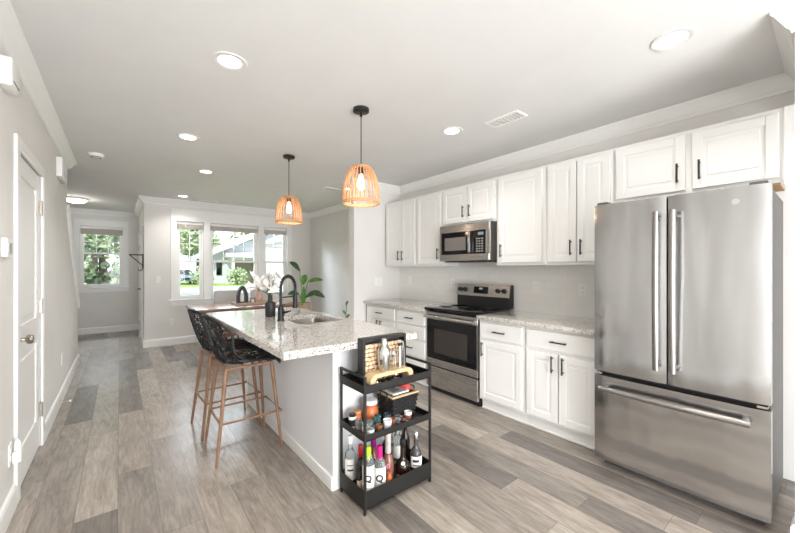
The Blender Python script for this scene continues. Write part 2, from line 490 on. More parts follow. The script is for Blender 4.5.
# trim: casings, sills
tr = MB()
for a, b_ in ((.695, .785), (1.215, 1.32), (2.19, 2.305), (2.785, 2.885)):
    tr.box(a, b_, YW-.018, YW, WZ0, WZ1)
tr.box(.695, 2.885, YW-.02, YW, WZ1, 2.385); tr.box(.68, 2.90, YW-.035, YW, 2.385, 2.41)
tr.box(.665, 2.915, YW-.05, YW+.05, WZ0-.03, WZ0, .004); tr.box(.695, 2.885, YW-.018, YW, WZ0-.115, WZ0-.03)
struct('trim_1', tr, M['trim'])
tr = MB()
a, b_, c, d = EW
tr.box(a-.09, a, YE-.018, YE, c, d); tr.box(b_, b_+.09, YE-.018, YE, c, d); tr.box(a-.09, b_+.09, YE-.02, YE, d, d+.11); tr.box(a-.1, b_+.1, YE-.03, YE, d+.11, d+.13)
tr.box(a-.11, b_+.11, YE-.05, YE+.05, c-.03, c, .004); tr.box(a-.09, b_+.09, YE-.018, YE, c-.11, c-.03)
struct('trim_2', tr, M['trim'])
# sloping stair cap
sl = MB()
dv = Vector((0, 6.66-5.45, .87-2.03)); nrm = Vector((0, 1.16, 1.21)).normalized()
A0 = Vector((0, 5.43, 2.05)); A1 = Vector((0, 6.70, .84))
for x0, x1, off0, off1 in ((XL-.14, XL+.025, .0, .03), (XL, XL+.018, -.085, 0)):
    P = [A0+nrm*off0, A1+nrm*off0, A1+nrm*off1, A0+nrm*off1]
    sl.prism([(p.y, p.z) for p in P], 'x', x0, x1)
sl.box(XL-.13, XL+.02, 6.64, 6.80, .80, .90)
struct('trim_3', sl, M['trim'])

# crown moulding: profile swept along a polyline of wall faces (dx,dy = into the room)
def crown(name, pts, closed_ends=True):
    prof = [(0, -.105), (.012, -.105), (.016, -.090), (.030, -.078), (.052, -.045), (.066, -.024), (.072, -.020), (.078, -.012), (.078, 0), (0, 0)]
    mb = MB()
    n = len(prof)
    P = [Vector((p[0], p[1])) for p in pts]
    rows = []
    for i, p in enumerate(P):
        def nr(a, b):
            d = (b-a).normalized(); return Vector((-d.y, d.x))
        if i == 0: off = nr(P[0], P[1])
        elif i == len(P)-1: off = nr(P[-2], P[-1])
        else:
            n1, n2 = nr(P[i-1], P[i]), nr(P[i], P[i+1])
            off = (n1+n2)/max(.2, 1+n1.dot(n2))
        rows.append([(p.x+off.x*a, p.y+off.y*a, H+z) for a, z in prof])
    vs = [v for r in rows for v in r]
    fs = []
    for i in range(len(P)-1):
        for k in range(n):
            l = (k+1) % n
            fs.append((i*n+k, i*n+l, (i+1)*n+l, (i+1)*n+k))
    fs.append(tuple(range(n))); fs.append(tuple((len(P)-1)*n+k for k in range(n)))
    mb.add(vs, fs)
    return struct(name, mb, M['trim'])
def baseboard(name, pts):
    prof = [(0, 0), (.016, 0), (.016, .105), (.010, .122), (0, .13)]
    mb = MB(); n = len(prof)
    P = [Vector((p[0], p[1])) for p in pts]; rows = []
    for i, p in enumerate(P):
        def nr(a, b):
            d = (b-a).normalized(); return Vector((-d.y, d.x))
        if i == 0: off = nr(P[0], P[1])
        elif i == len(P)-1: off = nr(P[-2], P[-1])
        else:
            n1, n2 = nr(P[i-1], P[i]), nr(P[i], P[i+1]); off = (n1+n2)/max(.2, 1+n1.dot(n2))
        rows.append([(p.x+off.x*a, p.y+off.y*a, z) for a, z in prof])
    fs = []
    for i in range(len(P)-1):
        for k in range(n):
            l = (k+1) % n
            fs.append((i*n+k, i*n+l, (i+1)*n+l, (i+1)*n+k))
    fs.append(tuple(range(n))); fs.append(tuple((len(P)-1)*n+k for k in range(n)))
    mb.add([v for r in rows for v in r], fs)
    return struct(name, mb, M['trim'])
# polylines run so that the room is on their left
crown('trim_4', [(XL-.12, 5.45), (XL, 5.45), (XL, -2.8)][::1])
crown('trim_5', [(XK, YW), (XC, YW), (XC, YE), (-1.6, YE)])
crown('trim_6', [(XK, .125), (XK, YS0), (XS, YS0), (XS, YS1), (XK, YS1), (XK, YW)])
crown('trim_7', [(2.51, -.40), (2.51, .125), (XK, .125)])
baseboard('baseboard_left', [(XL, 2.90), (XL, -2.8)])
baseboard('baseboard_hall', [(XL-.12, 6.78), (XL, 6.78), (XL, 3.85)])
baseboard('baseboard_entry', [(XC, YE), (-1.6, YE)])
baseboard('baseboard_dining', [(XK, YW), (XC, YW), (XC, YW+.3)])
baseboard('baseboard_right', [(XS, YS0), (XS, YS1), (XK, YS1), (XK, YW)])
baseboard('baseboard_pantry', [(2.51, -.40), (2.51, .125), (2.63, .125), (2.63, -.40)])
struct('trim_8', MB().box(2.494, 2.51, .03, .125, .13, H-.105), M['trim'])
# stairs behind the sloping wall
st = MB()
for k in range(10):
    st.box(-1.6, XL-.12, 6.75-.27*(k+1), 6.75-.27*k, 0, .185*(k+1))
struct('stairs', st, M['trim'])

# left wall door
def panel_door_x(root, xf, y0, y1, z0, z1, sgn, m):
    t = .035
    mb = MB()
    xa, xb = sorted((xf-sgn*.010, xf-sgn*t))
    mb.box(xa, xb, y0, y1, z0, z1)
    xa, xb = sorted((xf, xf-sgn*.010))
    zz = [(z0, z0+.22), (z0+.80, z0+.98), (z1-.12, z1)]
    mb.box(xa, xb, y0, y0+.115, z0, z1); mb.box(xa, xb, y1-.115, y1, z0, z1)
    for a, b_ in zz: mb.box(xa, xb, y0+.115, y1-.115, a, b_)
    xa, xb = sorted((xf-sgn*.003, xf-sgn*.012))
    for (a, b_) in ((zz[0][1], zz[1][0]), (zz[1][1], zz[2][0])):
        mb.box(xa, xb, y0+.155, y1-.155, a+.04, b_-.04, .006)
    return mb.build('door_leaf', m, root, False)
root = bpy.data.objects.new('door_1', None); COL.objects.link(root); root.location = (XL, DY0, 0); root['kind'] = 'structure'
panel_door_x(root, XL-.006, DY0+.012, DY1-.012, .008, DZ-.012, 1, M['trim'])
cs = MB()
for a, b_ in ((DY0-.065, DY0+.008), (DY1-.008, DY1+.065)):
    cs.box(XL-.001, XL+.017, a, b_, 0, DZ+.065, .003)
cs.box(XL-.001, XL+.017, DY0+.008, DY1-.008, DZ-.008, DZ+.065, .003)
cs.build('door_casing', M['trim'], root)
kb = MB(); kb.lathe([(.028, 0), (.028, .006), (.012, .010), (.010, .03), (.026, .038), (.030, .052), (.024, .064), (.0, .068)], (XL-.006, DY0+.085, .915), 16, axis='x')
kb.build('door_knob', M['nickel'], root)
for z in (.28, 1.06, 1.80):
    MB().box(XL-.004, XL+.006, DY1-.030, DY1-.008, z-.05, z+.05).tube([(XL+.008, DY1-.010, z-.055), (XL+.008, DY1-.010, z+.055)], .007, 8).build('door_hinge', M['nickel'], root)
# entry closet door on the side wall, seen edge on
root = bpy.data.objects.new('door_2', None); COL.objects.link(root); root.location = (XC, 7.72, 0); root['kind'] = 'structure'
panel_door_x(root, XC-.012, 7.75, 8.56, .008, 2.04, -1, M['trim'])
MB().box(XC-.03, XC, 7.66, 7.75, 0, 2.1, .003).box(XC-.03, XC, 8.56, 8.65, 0, 2.1, .003).box(XC-.03, XC, 7.75, 8.56, 2.04, 2.1, .003).build('door_casing', M['trim'], root)
MB().tube([(XC-.012, 7.83, .98), (XC-.06, 7.83, .98), (XC-.065, 7.95, .98)], .010, 8).build('door_lever', M['black'], root)
for z in (.3, 1.75):
    MB().box(XC-.036, XC-.026, 8.50, 8.55, z-.05, z+.05).build('door_hinge', M['nickel'], root)

# ------------------------------------------------------------------ kitchen cabinets (all fronts face -x)
def front(mb, xf, y0, y1, z0, z1, t=.02, st=.055, flat=False):
    if flat:
        mb.box(xf, xf+t, y0, y1, z0, z1, .004, 2); return
    mb.box(xf+.006, xf+t, y0, y1, z0, z1)
    for a, b_, c, d in ((y0, y0+st, z0, z1), (y1-st, y1, z0, z1), (y0+st, y1-st, z0, z0+st), (y0+st, y1-st, z1-st, z1)):
        mb.box(xf, xf+.010, a, b_, c, d, .0025)
    if y1-y0 > .2 and z1-z0 > .2:
        mb.box(xf+.0025, xf+.010, y0+st+.022, y1-st-.022, z0+st+.022, z1-st-.022, .0034)
def pull_v(xf, y, z, L=.13):
    m = MB(); m.tube([(xf-.028, y, z-L/2), (xf-.028, y, z+L/2)], .0062, 8)
    for q in (-.38, .38): m.tube([(xf, y, z+q*L), (xf-.028, y, z+q*L)], .0052, 6)
    return m
def pull_h(xf, y, z, L=.13):
    m = MB(); m.tube([(xf-.028, y-L/2, z), (xf-.028, y+L/2, z)], .0062, 8)
    for q in (-.38, .38): m.tube([(xf, y+q*L, z), (xf-.028, y+q*L, z)], .0052, 6)
    return m
def cabinet(name, label, xf, xb, y0, y1, z0, z1, doors, drawers, toe=None, cat='cabinet', group=None, extra=None):
    """doors: (y0,y1,z0,z1,handle_y,handle_z); drawers: (y0,y1,z0,z1)"""
    t = thing(name, label, cat, (xb, (y0+y1)/2, z0 if toe is None else 0), 0, group)
    b = MB(); b.box(xf+.021, xb, y0, y1, z0, z1, .001)
    b.build('cabinet_body', M['cab'], t, False)
    if toe is not None:
        k = MB(); k.box(toe, toe+.02, y0, y1, 0, z0, .0).box(toe-.012, toe, y0, y1, 0, .018, .004)
        k.build('toe_kick', M['cab'], t, False)
    for (a, c, d, e, hy, hz) in doors:
        m = MB(); front(m, xf, a, c, d, e); o = m.build('door', M['cab'], t, False)
        pull_v(xf, hy, hz).build('bar_handle', M['bronze'], o)
    for (a, c, d, e) in drawers:
        m = MB(); front(m, xf, a, c, d, e, flat=True); o = m.build('drawer', M['cab'], t, False)
        pull_h(xf, (a+c)/2, (d+e)/2).build('bar_handle', M['bronze'], o)
    if extra: extra(t)
    return t
XU = 3.01; ZU0, ZU1 = 1.375, 2.286
def hz(z): return z+.13
def up(label, y0, y1, doors, z0=ZU0, extra=None):
    ds = []
    for (a, c, hy) in doors:
        ds.append((a, c, z0+.028, ZU1-.03, hy, z0+.028+.12))
    return cabinet('upper_cabinet', label, XU, XK-.004, y0, y1, z0, ZU1, ds, [], group=None, extra=extra)
up('white double-door wall cabinet at the far end beside the stub wall', 3.44, 4.12, [(3.745, 4.075, 3.785), (3.46, 3.735, 3.70)])
up('white single-door wall cabinet just left of the microwave', 2.965, 3.436, [(2.985, 3.41, 3.02)])
up('short white double-door cabinet above the microwave', 2.195, 2.961, [(2.58, 2.94, 2.62), (2.215, 2.57, 2.53)], 1.835)
up('white single-door wall cabinet just right of the microwave', 1.66, 2.191, [(1.69, 2.16, 2.12)])
up('white double-door wall cabinet between the single door and the refrigerator', 1.10, 1.656, [(1.382, 1.63, 1.42), (1.12, 1.372, 1.335)])
def filler(t):
    MB().box(XU+.012, XU+.021, .13, .195, 1.85, ZU1).build('filler_strip', M['cab'], t, False)
    MB().box(XU+.03, XK-.01, .21, 1.08, 1.838, 1.8485).build('bare_underside', M['shadow'], t, False)
up('white double-door cabinet above the stainless refrigerator', .195, 1.096, [(.65, 1.075, .69), (.215, .613, .572)], 1.85, filler)

XB, ZC = 2.68, .86
def base(label, y0, y1, doors, drawers):
    return cabinet('base_cabinet', label, XB, XK-.004, y0, y1, .10, ZC, doors, drawers, toe=2.745)
base('white base cabinet with drawer and two doors beside the stub wall', 3.445, 4.12, [(3.785, 4.09, .125, .665, 3.82, .60), (3.465, 3.775, .125, .665, 3.74, .60)], [(3.465, 4.09, .69, .835)])
base('white four-drawer base cabinet just left of the range', 2.895, 3.441, [], [(2.912, 3.42, .69, .835), (2.912, 3.42, .525, .675), (2.912, 3.42, .325, .51), (2.912, 3.42, .125, .31)])
base('white base cabinet with one drawer and one door right of the range', 1.665, 2.15, [(1.69, 2.13, .125, .665, 2.095, .585)], [(1.69, 2.13, .69, .835)])
base('white base cabinet with wide drawer and two doors beside the refrigerator', 1.055, 1.661, [(1.372, 1.64, .125, .665, 1.41, .585), (1.075, 1.362, .125, .665, 1.325, .585)], [(1.075, 1.64, .69, .835)])
for (y0, y1, lab) in ((2.895, YS0-.004, 'speckled granite countertop left of the range'), (1.048, 2.15, 'speckled granite countertop between range and refrigerator')):
    tag(MB().box(2.65, XK-.012, y0, y1, ZC, .90, .005, 2).build('countertop', M['granite'], loc=(3, (y0+y1)/2, ZC)), lab, 'countertop')
struct('wall_backsplash', MB().box(XK-.012, XK-.0005, 1.04, YS0-.001, .90, 1.374), M['tile'])

# ------------------------------------------------------------------ range
t = thing('range', 'freestanding stainless electric range with black glass top', 'stove', (3.0, 2.54, 0))
Y0, Y1 = 2.158, 2.888
MB().box(2.715, XK-.03, Y0, Y1, .03, .885).box(2.73, 2.79, Y0+.01, Y1-.01, 0, .03).build('oven_body', M['blackp'], t, False)
MB().box(2.66, XK-.10, Y0-.002, Y1+.002, .885, .918, .005, 2).build('cooktop', M['blackg'], t)
for (x, y, r) in ((2.84, 2.36, .095), (2.84, 2.73, .075), (3.07, 2.36, .075), (3.07, 2.73, .095)):
    MB().lathe([(r, .9182), (r, .9187), (r-.004, .9187), (r-.004, .9182)], (x, y, 0), 32).build('burner_ring', M['darkgrey'], t)
dr = MB()
dr.box(2.682, 2.715, Y0+.004, Y1-.004, .79, .872, .004).box(2.682, 2.715, Y0+.004, Y1-.004, .285, .36, .004).box(2.688, 2.715, Y0+.004, Y0+.03, .36, .79).box(2.688, 2.715, Y1-.03, Y1-.004, .36, .79)
od = dr.build('oven_door', M['steel'], t, False)
MB().box(2.684, 2.714, Y0+.018, Y1-.018, .36, .79, .002).build('door_glass', M['blackg'], od, False)
MB().box(2.6825, 2.684, Y0+.13, Y1-.13, .43, .69).build('inner_window', mat('tinted_window', (58, 52, 50), .05), od, False)
hd = MB(); hd.tube([(2.64, Y0+.02, .822), (2.64, Y1-.02, .822)], .0165, 12)
for y in (Y0+.045, Y1-.045): hd.box(2.64, 2.684, y-.014, y+.014, .808, .836, .003)
hd.build('oven_handle', M['chrome'], od)
dw = MB().box(2.684, 2.715, Y0+.004, Y1-.004, .055, .27, .004).build('storage_drawer', M['steel'], t, False)
MB().box(2.69, 2.714, Y0+.004, Y1-.004, .27, .285).build('drawer_gap', M['blackp'], dw, False)
MB().prism([(3.20, .918), (3.285, .918), (3.285, 1.165), (3.225, 1.165), (3.20, 1.035)], 'y', Y0+.004, Y1-.004).build('backguard', M['blackp'], t, False)
pa = MB(); sl_ = Vector((.025, 0, .13)).normalized(); nn = Vector((-.13, 0, .025)).normalized()
pp = [Vector((3.20, 0, 1.030)), Vector((3.226, 0, 1.166))]
q = [pp[0], pp[1], pp[1]+nn*.014, pp[0]+nn*.014]
cp = pa.prism([(v.x, v.z) for v in q], 'y', Y0+.002, Y1-.002).build('control_panel', M['steel'], t, False)
qc = lambda f, o: pp[0].lerp(pp[1], f)+nn*(.014+o)
def on_panel(y0, y1, f0, f1, th):
    a, b_ = qc(f0, 0), qc(f1, 0); return MB().prism([(v.x, v.z) for v in (a, b_, b_+nn*th, a+nn*th)], 'y', y0, y1)
on_panel(2.43, 2.63, .22, .78, .002).build('control_display', M['blackg'], cp, False)
on_panel(2.505, 2.555, .55, .70, .0025).build('clock', M['display'], cp, False)
for y in (2.22, 2.295, 2.755, 2.83):
    c = qc(.5, 0)
    kn = MB().tube([(c.x, y, c.z), tuple(Vector((c.x, y, c.z))+nn*.012), tuple(Vector((c.x, y, c.z))+nn*.013), tuple(Vector((c.x, y, c.z))+nn*.03)], [.026, .025, .021, .019], 16)
    kn.build('burner_knob', M['blackp'], cp)

# ------------------------------------------------------------------ microwave
t = thing('microwave', 'stainless over-the-range microwave under the short cabinet', 'microwave', (3.1, 2.55, 1.43))
Y0, Y1 = 2.200, 2.902; Z0, Z1 = 1.430, 1.830; XF = 2.915
MB().box(XF+.03, XK-.015, Y0, Y1, Z0, Z1).build('case', mat('microwave_case', (76, 72, 70), .4, .3), t, False)
fr = MB()
fr.box(XF, XF+.03, Y0, Y1, Z1-.085, Z1, .004).box(XF, XF+.03, Y0, Y1, Z0, Z0+.075, .004).box(XF, XF+.03, Y1-.03, Y1, Z0+.075, Z1-.085).box(XF, XF+.03, Y0, Y0+.045, Z0+.075, Z1-.085)
fr.build('front_frame', M['steel'], t, False)
md = MB().box(XF-.003, XF+.03, 2.43, Y1-.03, Z0+.075, Z1-.085, .002).build('microwave_door', M['blackg'], t, False)
MB().box(XF-.0045, XF-.003, 2.505, Y1-.085, Z0+.115, Z1-.14).build('door_window', mat('mesh_window', (118, 112, 108), .3), md, False)
MB().box(XF-.035, XF-.02, 2.425, 2.455, Z0+.085, Z1-.095, .006, 2).box(XF-.022, XF, 2.432, 2.448, Z0+.09, Z0+.11).box(XF-.022, XF, 2.432, 2.448, Z1-.12, Z1-.10).build('door_handle', M['chrome'], md)
kp = MB().box(XF-.003, XF+.03, Y0+.045, 2.425, Z0+.075, Z1-.085, .002).build('keypad_panel', M['blackg'], t, False)
MB().box(XF-.004, XF-.003, Y0+.07, 2.34, Z1-.135, Z1-.105).build('clock_display', M['display'], kp, False)
bt = MB()
for i in range(3):
    for j in range(6):
        bt.box(XF-.0042, XF-.003, Y0+.075+i*.034, Y0+.075+i*.034+.022, Z0+.09+j*.026, Z0+.09+j*.026+.014)
bt.build('key_buttons', mat('key_print', (150, 148, 145), .5), kp, False)
MB().box(XF+.05, XK-.05, Y0+.04, Y1-.04, Z0-.014, Z0).build('vent_grille', M['blackp'], t, False)

# ------------------------------------------------------------------ refrigerator
t = thing('refrigerator', 'stainless french door refrigerator with bottom freezer drawer', 'refrigerator', (2.95, .62, 0))
FX, FY0, FY1 = 2.53, .207, 1.04
MB().box(FX+.085, 3.28, FY0+.008, FY1-.008, .03, 1.765).box(FX+.10, FX+.16, FY0+.03, FY1-.03, 0, .03).build('fridge_body', M['darkgrey'], t, False)
MB().box(FX+.07, FX+.085, FY0+.01, FY1-.01, .05, 1.76).build('door_gasket', M['blackp'], t, False)
def bowed(y0, y1, z0, z1, bow=.010, n=10):
    m = MB(); vs = []; fs = []
    for i in range(n+1):
        f_ = i/n; y = y0+(y1-y0)*f_
        e = min(f_, 1-f_)*(y1-y0)
        x = FX + .010*max(0, 1-e/.014)**2 - 0
        for z in (z0, z1): vs += [(x, y, z), (FX+.07, y, z)]
    for i in range(n):
        a = i*4; b_ = a+4
        fs += [(a, b_, b_+2, a+2), (a+1, a+3, b_+3, b_+1), (a, a+1, b_+1, b_), (a+2, b_+2, b_+3, a+3)]
    fs += [(0, 2, 3, 1), (n*4, n*4+1, n*4+3, n*4+2)]
    return m.add(vs, fs)
def bar_handle(m, p0, p1, axis, depth=.055, w=.017):
    pts = []
    for i in range(13):
        f_ = i/12
        x = FX-depth-.012*math.sin(PI*f_)
        pts.append((x, p0[0]+(p1[0]-p0[0])*f_, p0[1]+(p1[1]-p0[1])*f_))
    m.tube(pts, w, 10)
    for f_ in (.03, .97):
        y, z = p0[0]+(p1[0]-p0[0])*f_, p0[1]+(p1[1]-p0[1])*f_
        m.tube([(FX, y, z), (FX-depth, y, z)], w*.85, 10)
    return m
ld = bowed(.636, FY1, .655, 1.772).build('left_door', M['fridge'], t)
bar_handle(MB(), (.672, .74), (.672, 1.68), 'z').build('door_handle', M['handle'], ld)
rd = bowed(FY0, .628, .655, 1.772).build('right_door', M['fridge'], t)
bar_handle(MB(), (.592, .74), (.592, 1.68), 'z').build('door_handle', M['handle'], rd)
MB().lathe([(.016, 0), (.016, -.002), (.0, -.002)], (FX, .335, 1.695), 20, axis='x').build('round_badge', M['chrome'], rd)
fd = bowed(FY0, FY1, .065, .625).build('freezer_drawer', M['fridge'], t)
bar_handle(MB(), (.275, .555), (.985, .555), 'y').build('drawer_handle', M['handle'], fd)
for y in (FY0+.01, FY1-.05):
    MB().box(FX+.004, FX+.06, y, y+.04, .634, .646).build('hinge', M['chrome'], t, False)
for a in (FY0+.012, FY1-.08): MB().box(FX+.02, FX+.14, a, a+.068, 1.766, 1.79, .004).build('hinge_cover', M['darkgrey'], t, False)

# ------------------------------------------------------------------ island
IX0, IX1, IY0, IY1 = .65, 1.55, 1.76, 3.83
t = thing('kitchen_island', 'white kitchen island base with stool overhang', 'kitchen island', (1.25, 2.85, 0))
MB().box(1.005, 1.50, 1.91, 3.72, 0, .69).box(1.005, 1.062, 1.91, 3.72, .69, .874).box(1.492, 1.50, 1.91, 3.72, .69, .874).box(1.062, 1.492, 1.91, 2.54, .69, .874).box(1.062, 1.492, 3.13, 3.72, .69, .874).build('island_body', M['island'], t, False)
MB().box(1.0, 1.055, 1.896, 1.91, 0, .874, .002).box(1.45, 1.505, 1.896, 1.91, 0, .874, .002).build('corner_post', M['cab'], t)
MB().box(.993, 1.005, 1.90, 3.72, 0, .085, .003).build('base_trim', M['cab'], t)
for k in range(3):
    a = 1.93+k*.6
    if k == 1: continue
    m = MB(); m.box(1.50, 1.52, a, a+.57, .12, .85, .003); d_ = m.build('door', M['cab'], t)
    MB().tube([(1.548, a+.08, .62), (1.548, a+.08, .75)], .006).build('bar_handle', M['bronze'], d_)
SX0, SX1, SY0, SY1 = 1.082, 1.46, 2.57, 3.105
ct = MB()
def ring_slab(mb, x0, x1, y0, y1, a0, a1, b0, b1, z0, z1):
    e = .006
    o = [(x0, y0), (x1, y0), (x1, y1), (x0, y1)]; i_ = [(a0, b0), (a1, b0), (a1, b1), (a0, b1)]
    # top chamfer
    oi = [(x0+e, y0+e), (x1-e, y0+e), (x1-e, y1-e), (x0+e, y1-e)]
    L_ = [[(x, y, z0) for x, y in i_], [(x, y, z0) for x, y in o], [(x, y, z1-e) for x, y in o], [(x, y, z1) for x, y in oi], [(x, y, z1) for x, y in i_]]
    vs = [v for l in L_ for v in l]; fs = []
    for l in range(5):
        m_ = (l+1) % 5
        for k in range(4):
            j = (k+1) % 4
            fs.append((l*4+k, l*4+j, m_*4+j, m_*4+k))
    mb.add(vs, fs)
ring_slab(ct, IX0, IX1, IY0, IY1, SX0, SX1, SY0, SY1, .874, .914)
tag(ct.build('island_countertop', M['granite'], None, False, loc=(1.1, 2.8, .874)), 'long speckled granite slab on the white island, with a sink cutout', 'countertop')
# sink : two bowls
t = thing('kitchen_sink', 'double bowl stainless sink set under the island granite', 'sink', (1.3, 2.8, .70))
def bowl(y0, y1):
    m = MB(); n = 6
    rings = []
    for (ins, z) in ((-.012, .873), (0, .873), (.004, .80), (.02, .715), (.05, .705)):
        x0, x1, a, b_ = SX0+ins, SX1-ins, y0+ins, y1-ins
        r = .05; pts = []
        for (cx, cy, q0) in ((x1-r, b_-r, 0), (x0+r, b_-r, 90), (x0+r, a+r, 180), (x1-r, a+r, 270)):
            for k in range(n+1):
                q_ = R(q0+90*k/n); pts.append((cx+r*math.cos(q_), cy+r*math.sin(q_), z))
        rings.append(pts)
    k_ = len(rings[0]); vs = [p for r_ in rings for p in r_]; fs = []
    for i in range(len(rings)-1):
        for k in range(k_):
            l = (k+1) % k_; fs.append((i*k_+k, i*k_+l, (i+1)*k_+l, (i+1)*k_+k))
    fs.append(tuple((len(rings)-1)*k_+k for k in range(k_)))
    m.add(vs, fs); return m
for y0, y1 in ((SY0+.005, 2.827), (2.847, SY1-.005)):
    o = bowl(y0, y1).build('sink_bowl', M['mirror'], t)
    MB().lathe([(.042, .7055), (.042, .708), (.03, .708), (.0, .7065)], (1.27, (y0+y1)/2, 0), 20).build('drain', M['chrome'], o)
MB().box(SX0, SX1, 2.827, 2.847, .72, .866, .004).build('bowl_divider', M['mirror'], t)
# faucet
t = thing('kitchen_faucet', 'black gooseneck spring faucet standing on the island counter', 'faucet', (1.035, 2.868, .914))
b = Vector((1.035, 2.868, .914))
MB().lathe([(.030, 0), (.030, .006), (.024, .012), (.022, .10), (.020, .115), (.012, .118)], b, 20).build('faucet_base', M['black'], t)
dirv = Vector((.72, .30, 0)).normalized()
arc = [b+Vector((0, 0, .11)), b+Vector((0, 0, .20)), b+Vector((0, 0, .26))]
for k in range(1, 13):
    q_ = PI*k/12
    arc.append(b+Vector((0, 0, .26))+dirv*(.080*(1-math.cos(q_)))+Vector((0, 0, .105*math.sin(q_))))
arc.append(arc[-1]+Vector((0, 0, -.05)))
MB().tube(arc, .0105, 10).build('spout_hose', M['black'], t)
coil = []
sub = []
for i in range(len(arc)-1):
    for k in range(14): sub.append(arc[i].lerp(arc[i+1], k/14))
L_ = 0
for i in range(1, len(sub)-1):
    tg_ = (sub[i+1]-sub[i-1]).normalized(); sd_ = tg_.cross(Vector((dirv.y, -dirv.x, 0))).normalized(); up_ = tg_.cross(sd_)
    L_ += (sub[i]-sub[i-1]).length
    q_ = L_/.011*2*PI*.5
    coil.append(sub[i]+(sd_*math.cos(q_)+up_*math.sin(q_))*.0135)
MB().tube(coil, .003, 5).build('spring_coil', M['black'], t)
e_ = arc[-1]
MB().tube([e_, e_+Vector((0, 0, -.02)), e_+Vector((0, 0, -.09)), e_+Vector((0, 0, -.12))], [.016, .019, .019, .022], 12).build('spray_head', M['black'], t)
MB().tube([b+Vector((0, 0, .19)), b+Vector((0, 0, .19))+dirv*.145], .006, 8).build('support_arm', M['black'], t)
lv = Vector((.5, -.85, 0)).normalized()
MB().tube([b+Vector((0, 0, .07)), b+Vector((0, 0, .07))+lv*.04, b+Vector((0, 0, .085))+lv*.10], [.011, .010, .006], 8).build('lever_handle', M['black'], t)

# ------------------------------------------------------------------ bar stools
def skin_web(seed):
    """irregular webbed bucket seat, facing +x"""
    rng = random.Random(seed)
    prof = [(.225, .640), (.20, .670), (.12, .664), (.0, .648), (-.10, .648), (-.16, .675), (-.198, .735), (-.232, .825), (-.26, .92), (-.28, 1.005)]
    wid = [.165, .205, .222, .228, .226, .218, .195, .16, .12, .075]
    lift = [-.012, -.004, .015, .045, .085, .115, .115, .075, .03, -.01]
    fwd = [0, 0, 0, 0, .015, .045, .085, .10, .085, .05]
    def ev(arr, u):
        f_ = u*(len(arr)-1); i = min(int(f_), len(arr)-2); w = f_-i
        p = [arr[max(i-1, 0)], arr[i], arr[i+1], arr[min(i+2, len(arr)-1)]]
        def cr(a, b_, c, d): return .5*((2*b_)+(-a+c)*w+(2*a-5*b_+4*c-d)*w*w+(-a+3*b_-3*c+d)*w**3)
        if isinstance(p[0], tuple): return tuple(cr(*[q[k] for q in p]) for k in range(len(p[0])))
        return cr(*p)
    def P(u, v):
        x, z = ev(prof, u); w = ev(wid, u); l = ev(lift, u); f_ = ev(fwd, u)
        v2 = v*v
        return Vector((x+f_*v2, w*v*(1-.06*v2), z+l*v2**1.3))
    bm = bmesh.new()
    nu, nv = 26, 15
    g = []
    for i in range(nu+1):
        row = []
        for j in range(nv+1):
            u, v = i/nu, -1+2*j/nv
            if 0 < i < nu: u += rng.uniform(-.36, .36)/nu
            if 0 < j < nv: v += rng.uniform(-.36, .36)*2/nv
            row.append(bm.verts.new(P(u, v)))
        g.append(row)
    for i in range(nu):
        for j in range(nv):
            a, b_, c, d = g[i][j], g[i][j+1], g[i+1][j+1], g[i+1][j]
            if rng.random() < .5: bm.faces.new((a, b_, c)); bm.faces.new((a, c, d))
            else: bm.faces.new((a, b_, d)); bm.faces.new((b_, c, d))
    bm.edges.ensure_lookup_table()
    kill = []; used = set()
    for e in bm.edges:
        if len(e.link_faces) != 2: continue
        f0, f1 = e.link_faces
        if f0.index in used or f1.index in used: pass
        r_ = rng.random()
        if r_ < .40: kill.append(e)
    # keep each merged cell small: skip an edge if one of its faces already lost two
    bm.faces.index_update(); cnt = {}
    k2 = []
    for e in kill:
        a, b_ = [f.index for f in e.link_faces]
        if cnt.get(a, 0) < 2 and cnt.get(b_, 0) < 2:
            cnt[a] = cnt.get(a, 0)+1; cnt[b_] = cnt.get(b_, 0)+1; k2.append(e)
    bmesh.ops.dissolve_edges(bm, edges=k2, use_verts=True)
    me = bpy.data.meshes.new('webbed_seat'); bm.to_mesh(me); bm.free()
    o = bpy.data.objects.new('webbed_seat', me)
    w = o.modifiers.new('web', 'WIREFRAME'); w.thickness = .0104; w.use_boundary = True; w.use_even_offset = False; w.use_replace = True
    COL.objects.link(o)
    dg = bpy.context.evaluated_depsgraph_get()
    m2 = bpy.data.meshes.new_from_object(o.evaluated_get(dg))
    bpy.data.objects.remove(o)
    rim = []
    N_ = 40
    for k in range(N_): rim.append(P(k/N_, 1))
    for k in range(16): rim.append(P(1, 1-2*k/16))
    for k in range(N_): rim.append(P(1-k/N_, -1))
    for k in range(16): rim.append(P(0, -1+2*k/16))
    return m2, rim
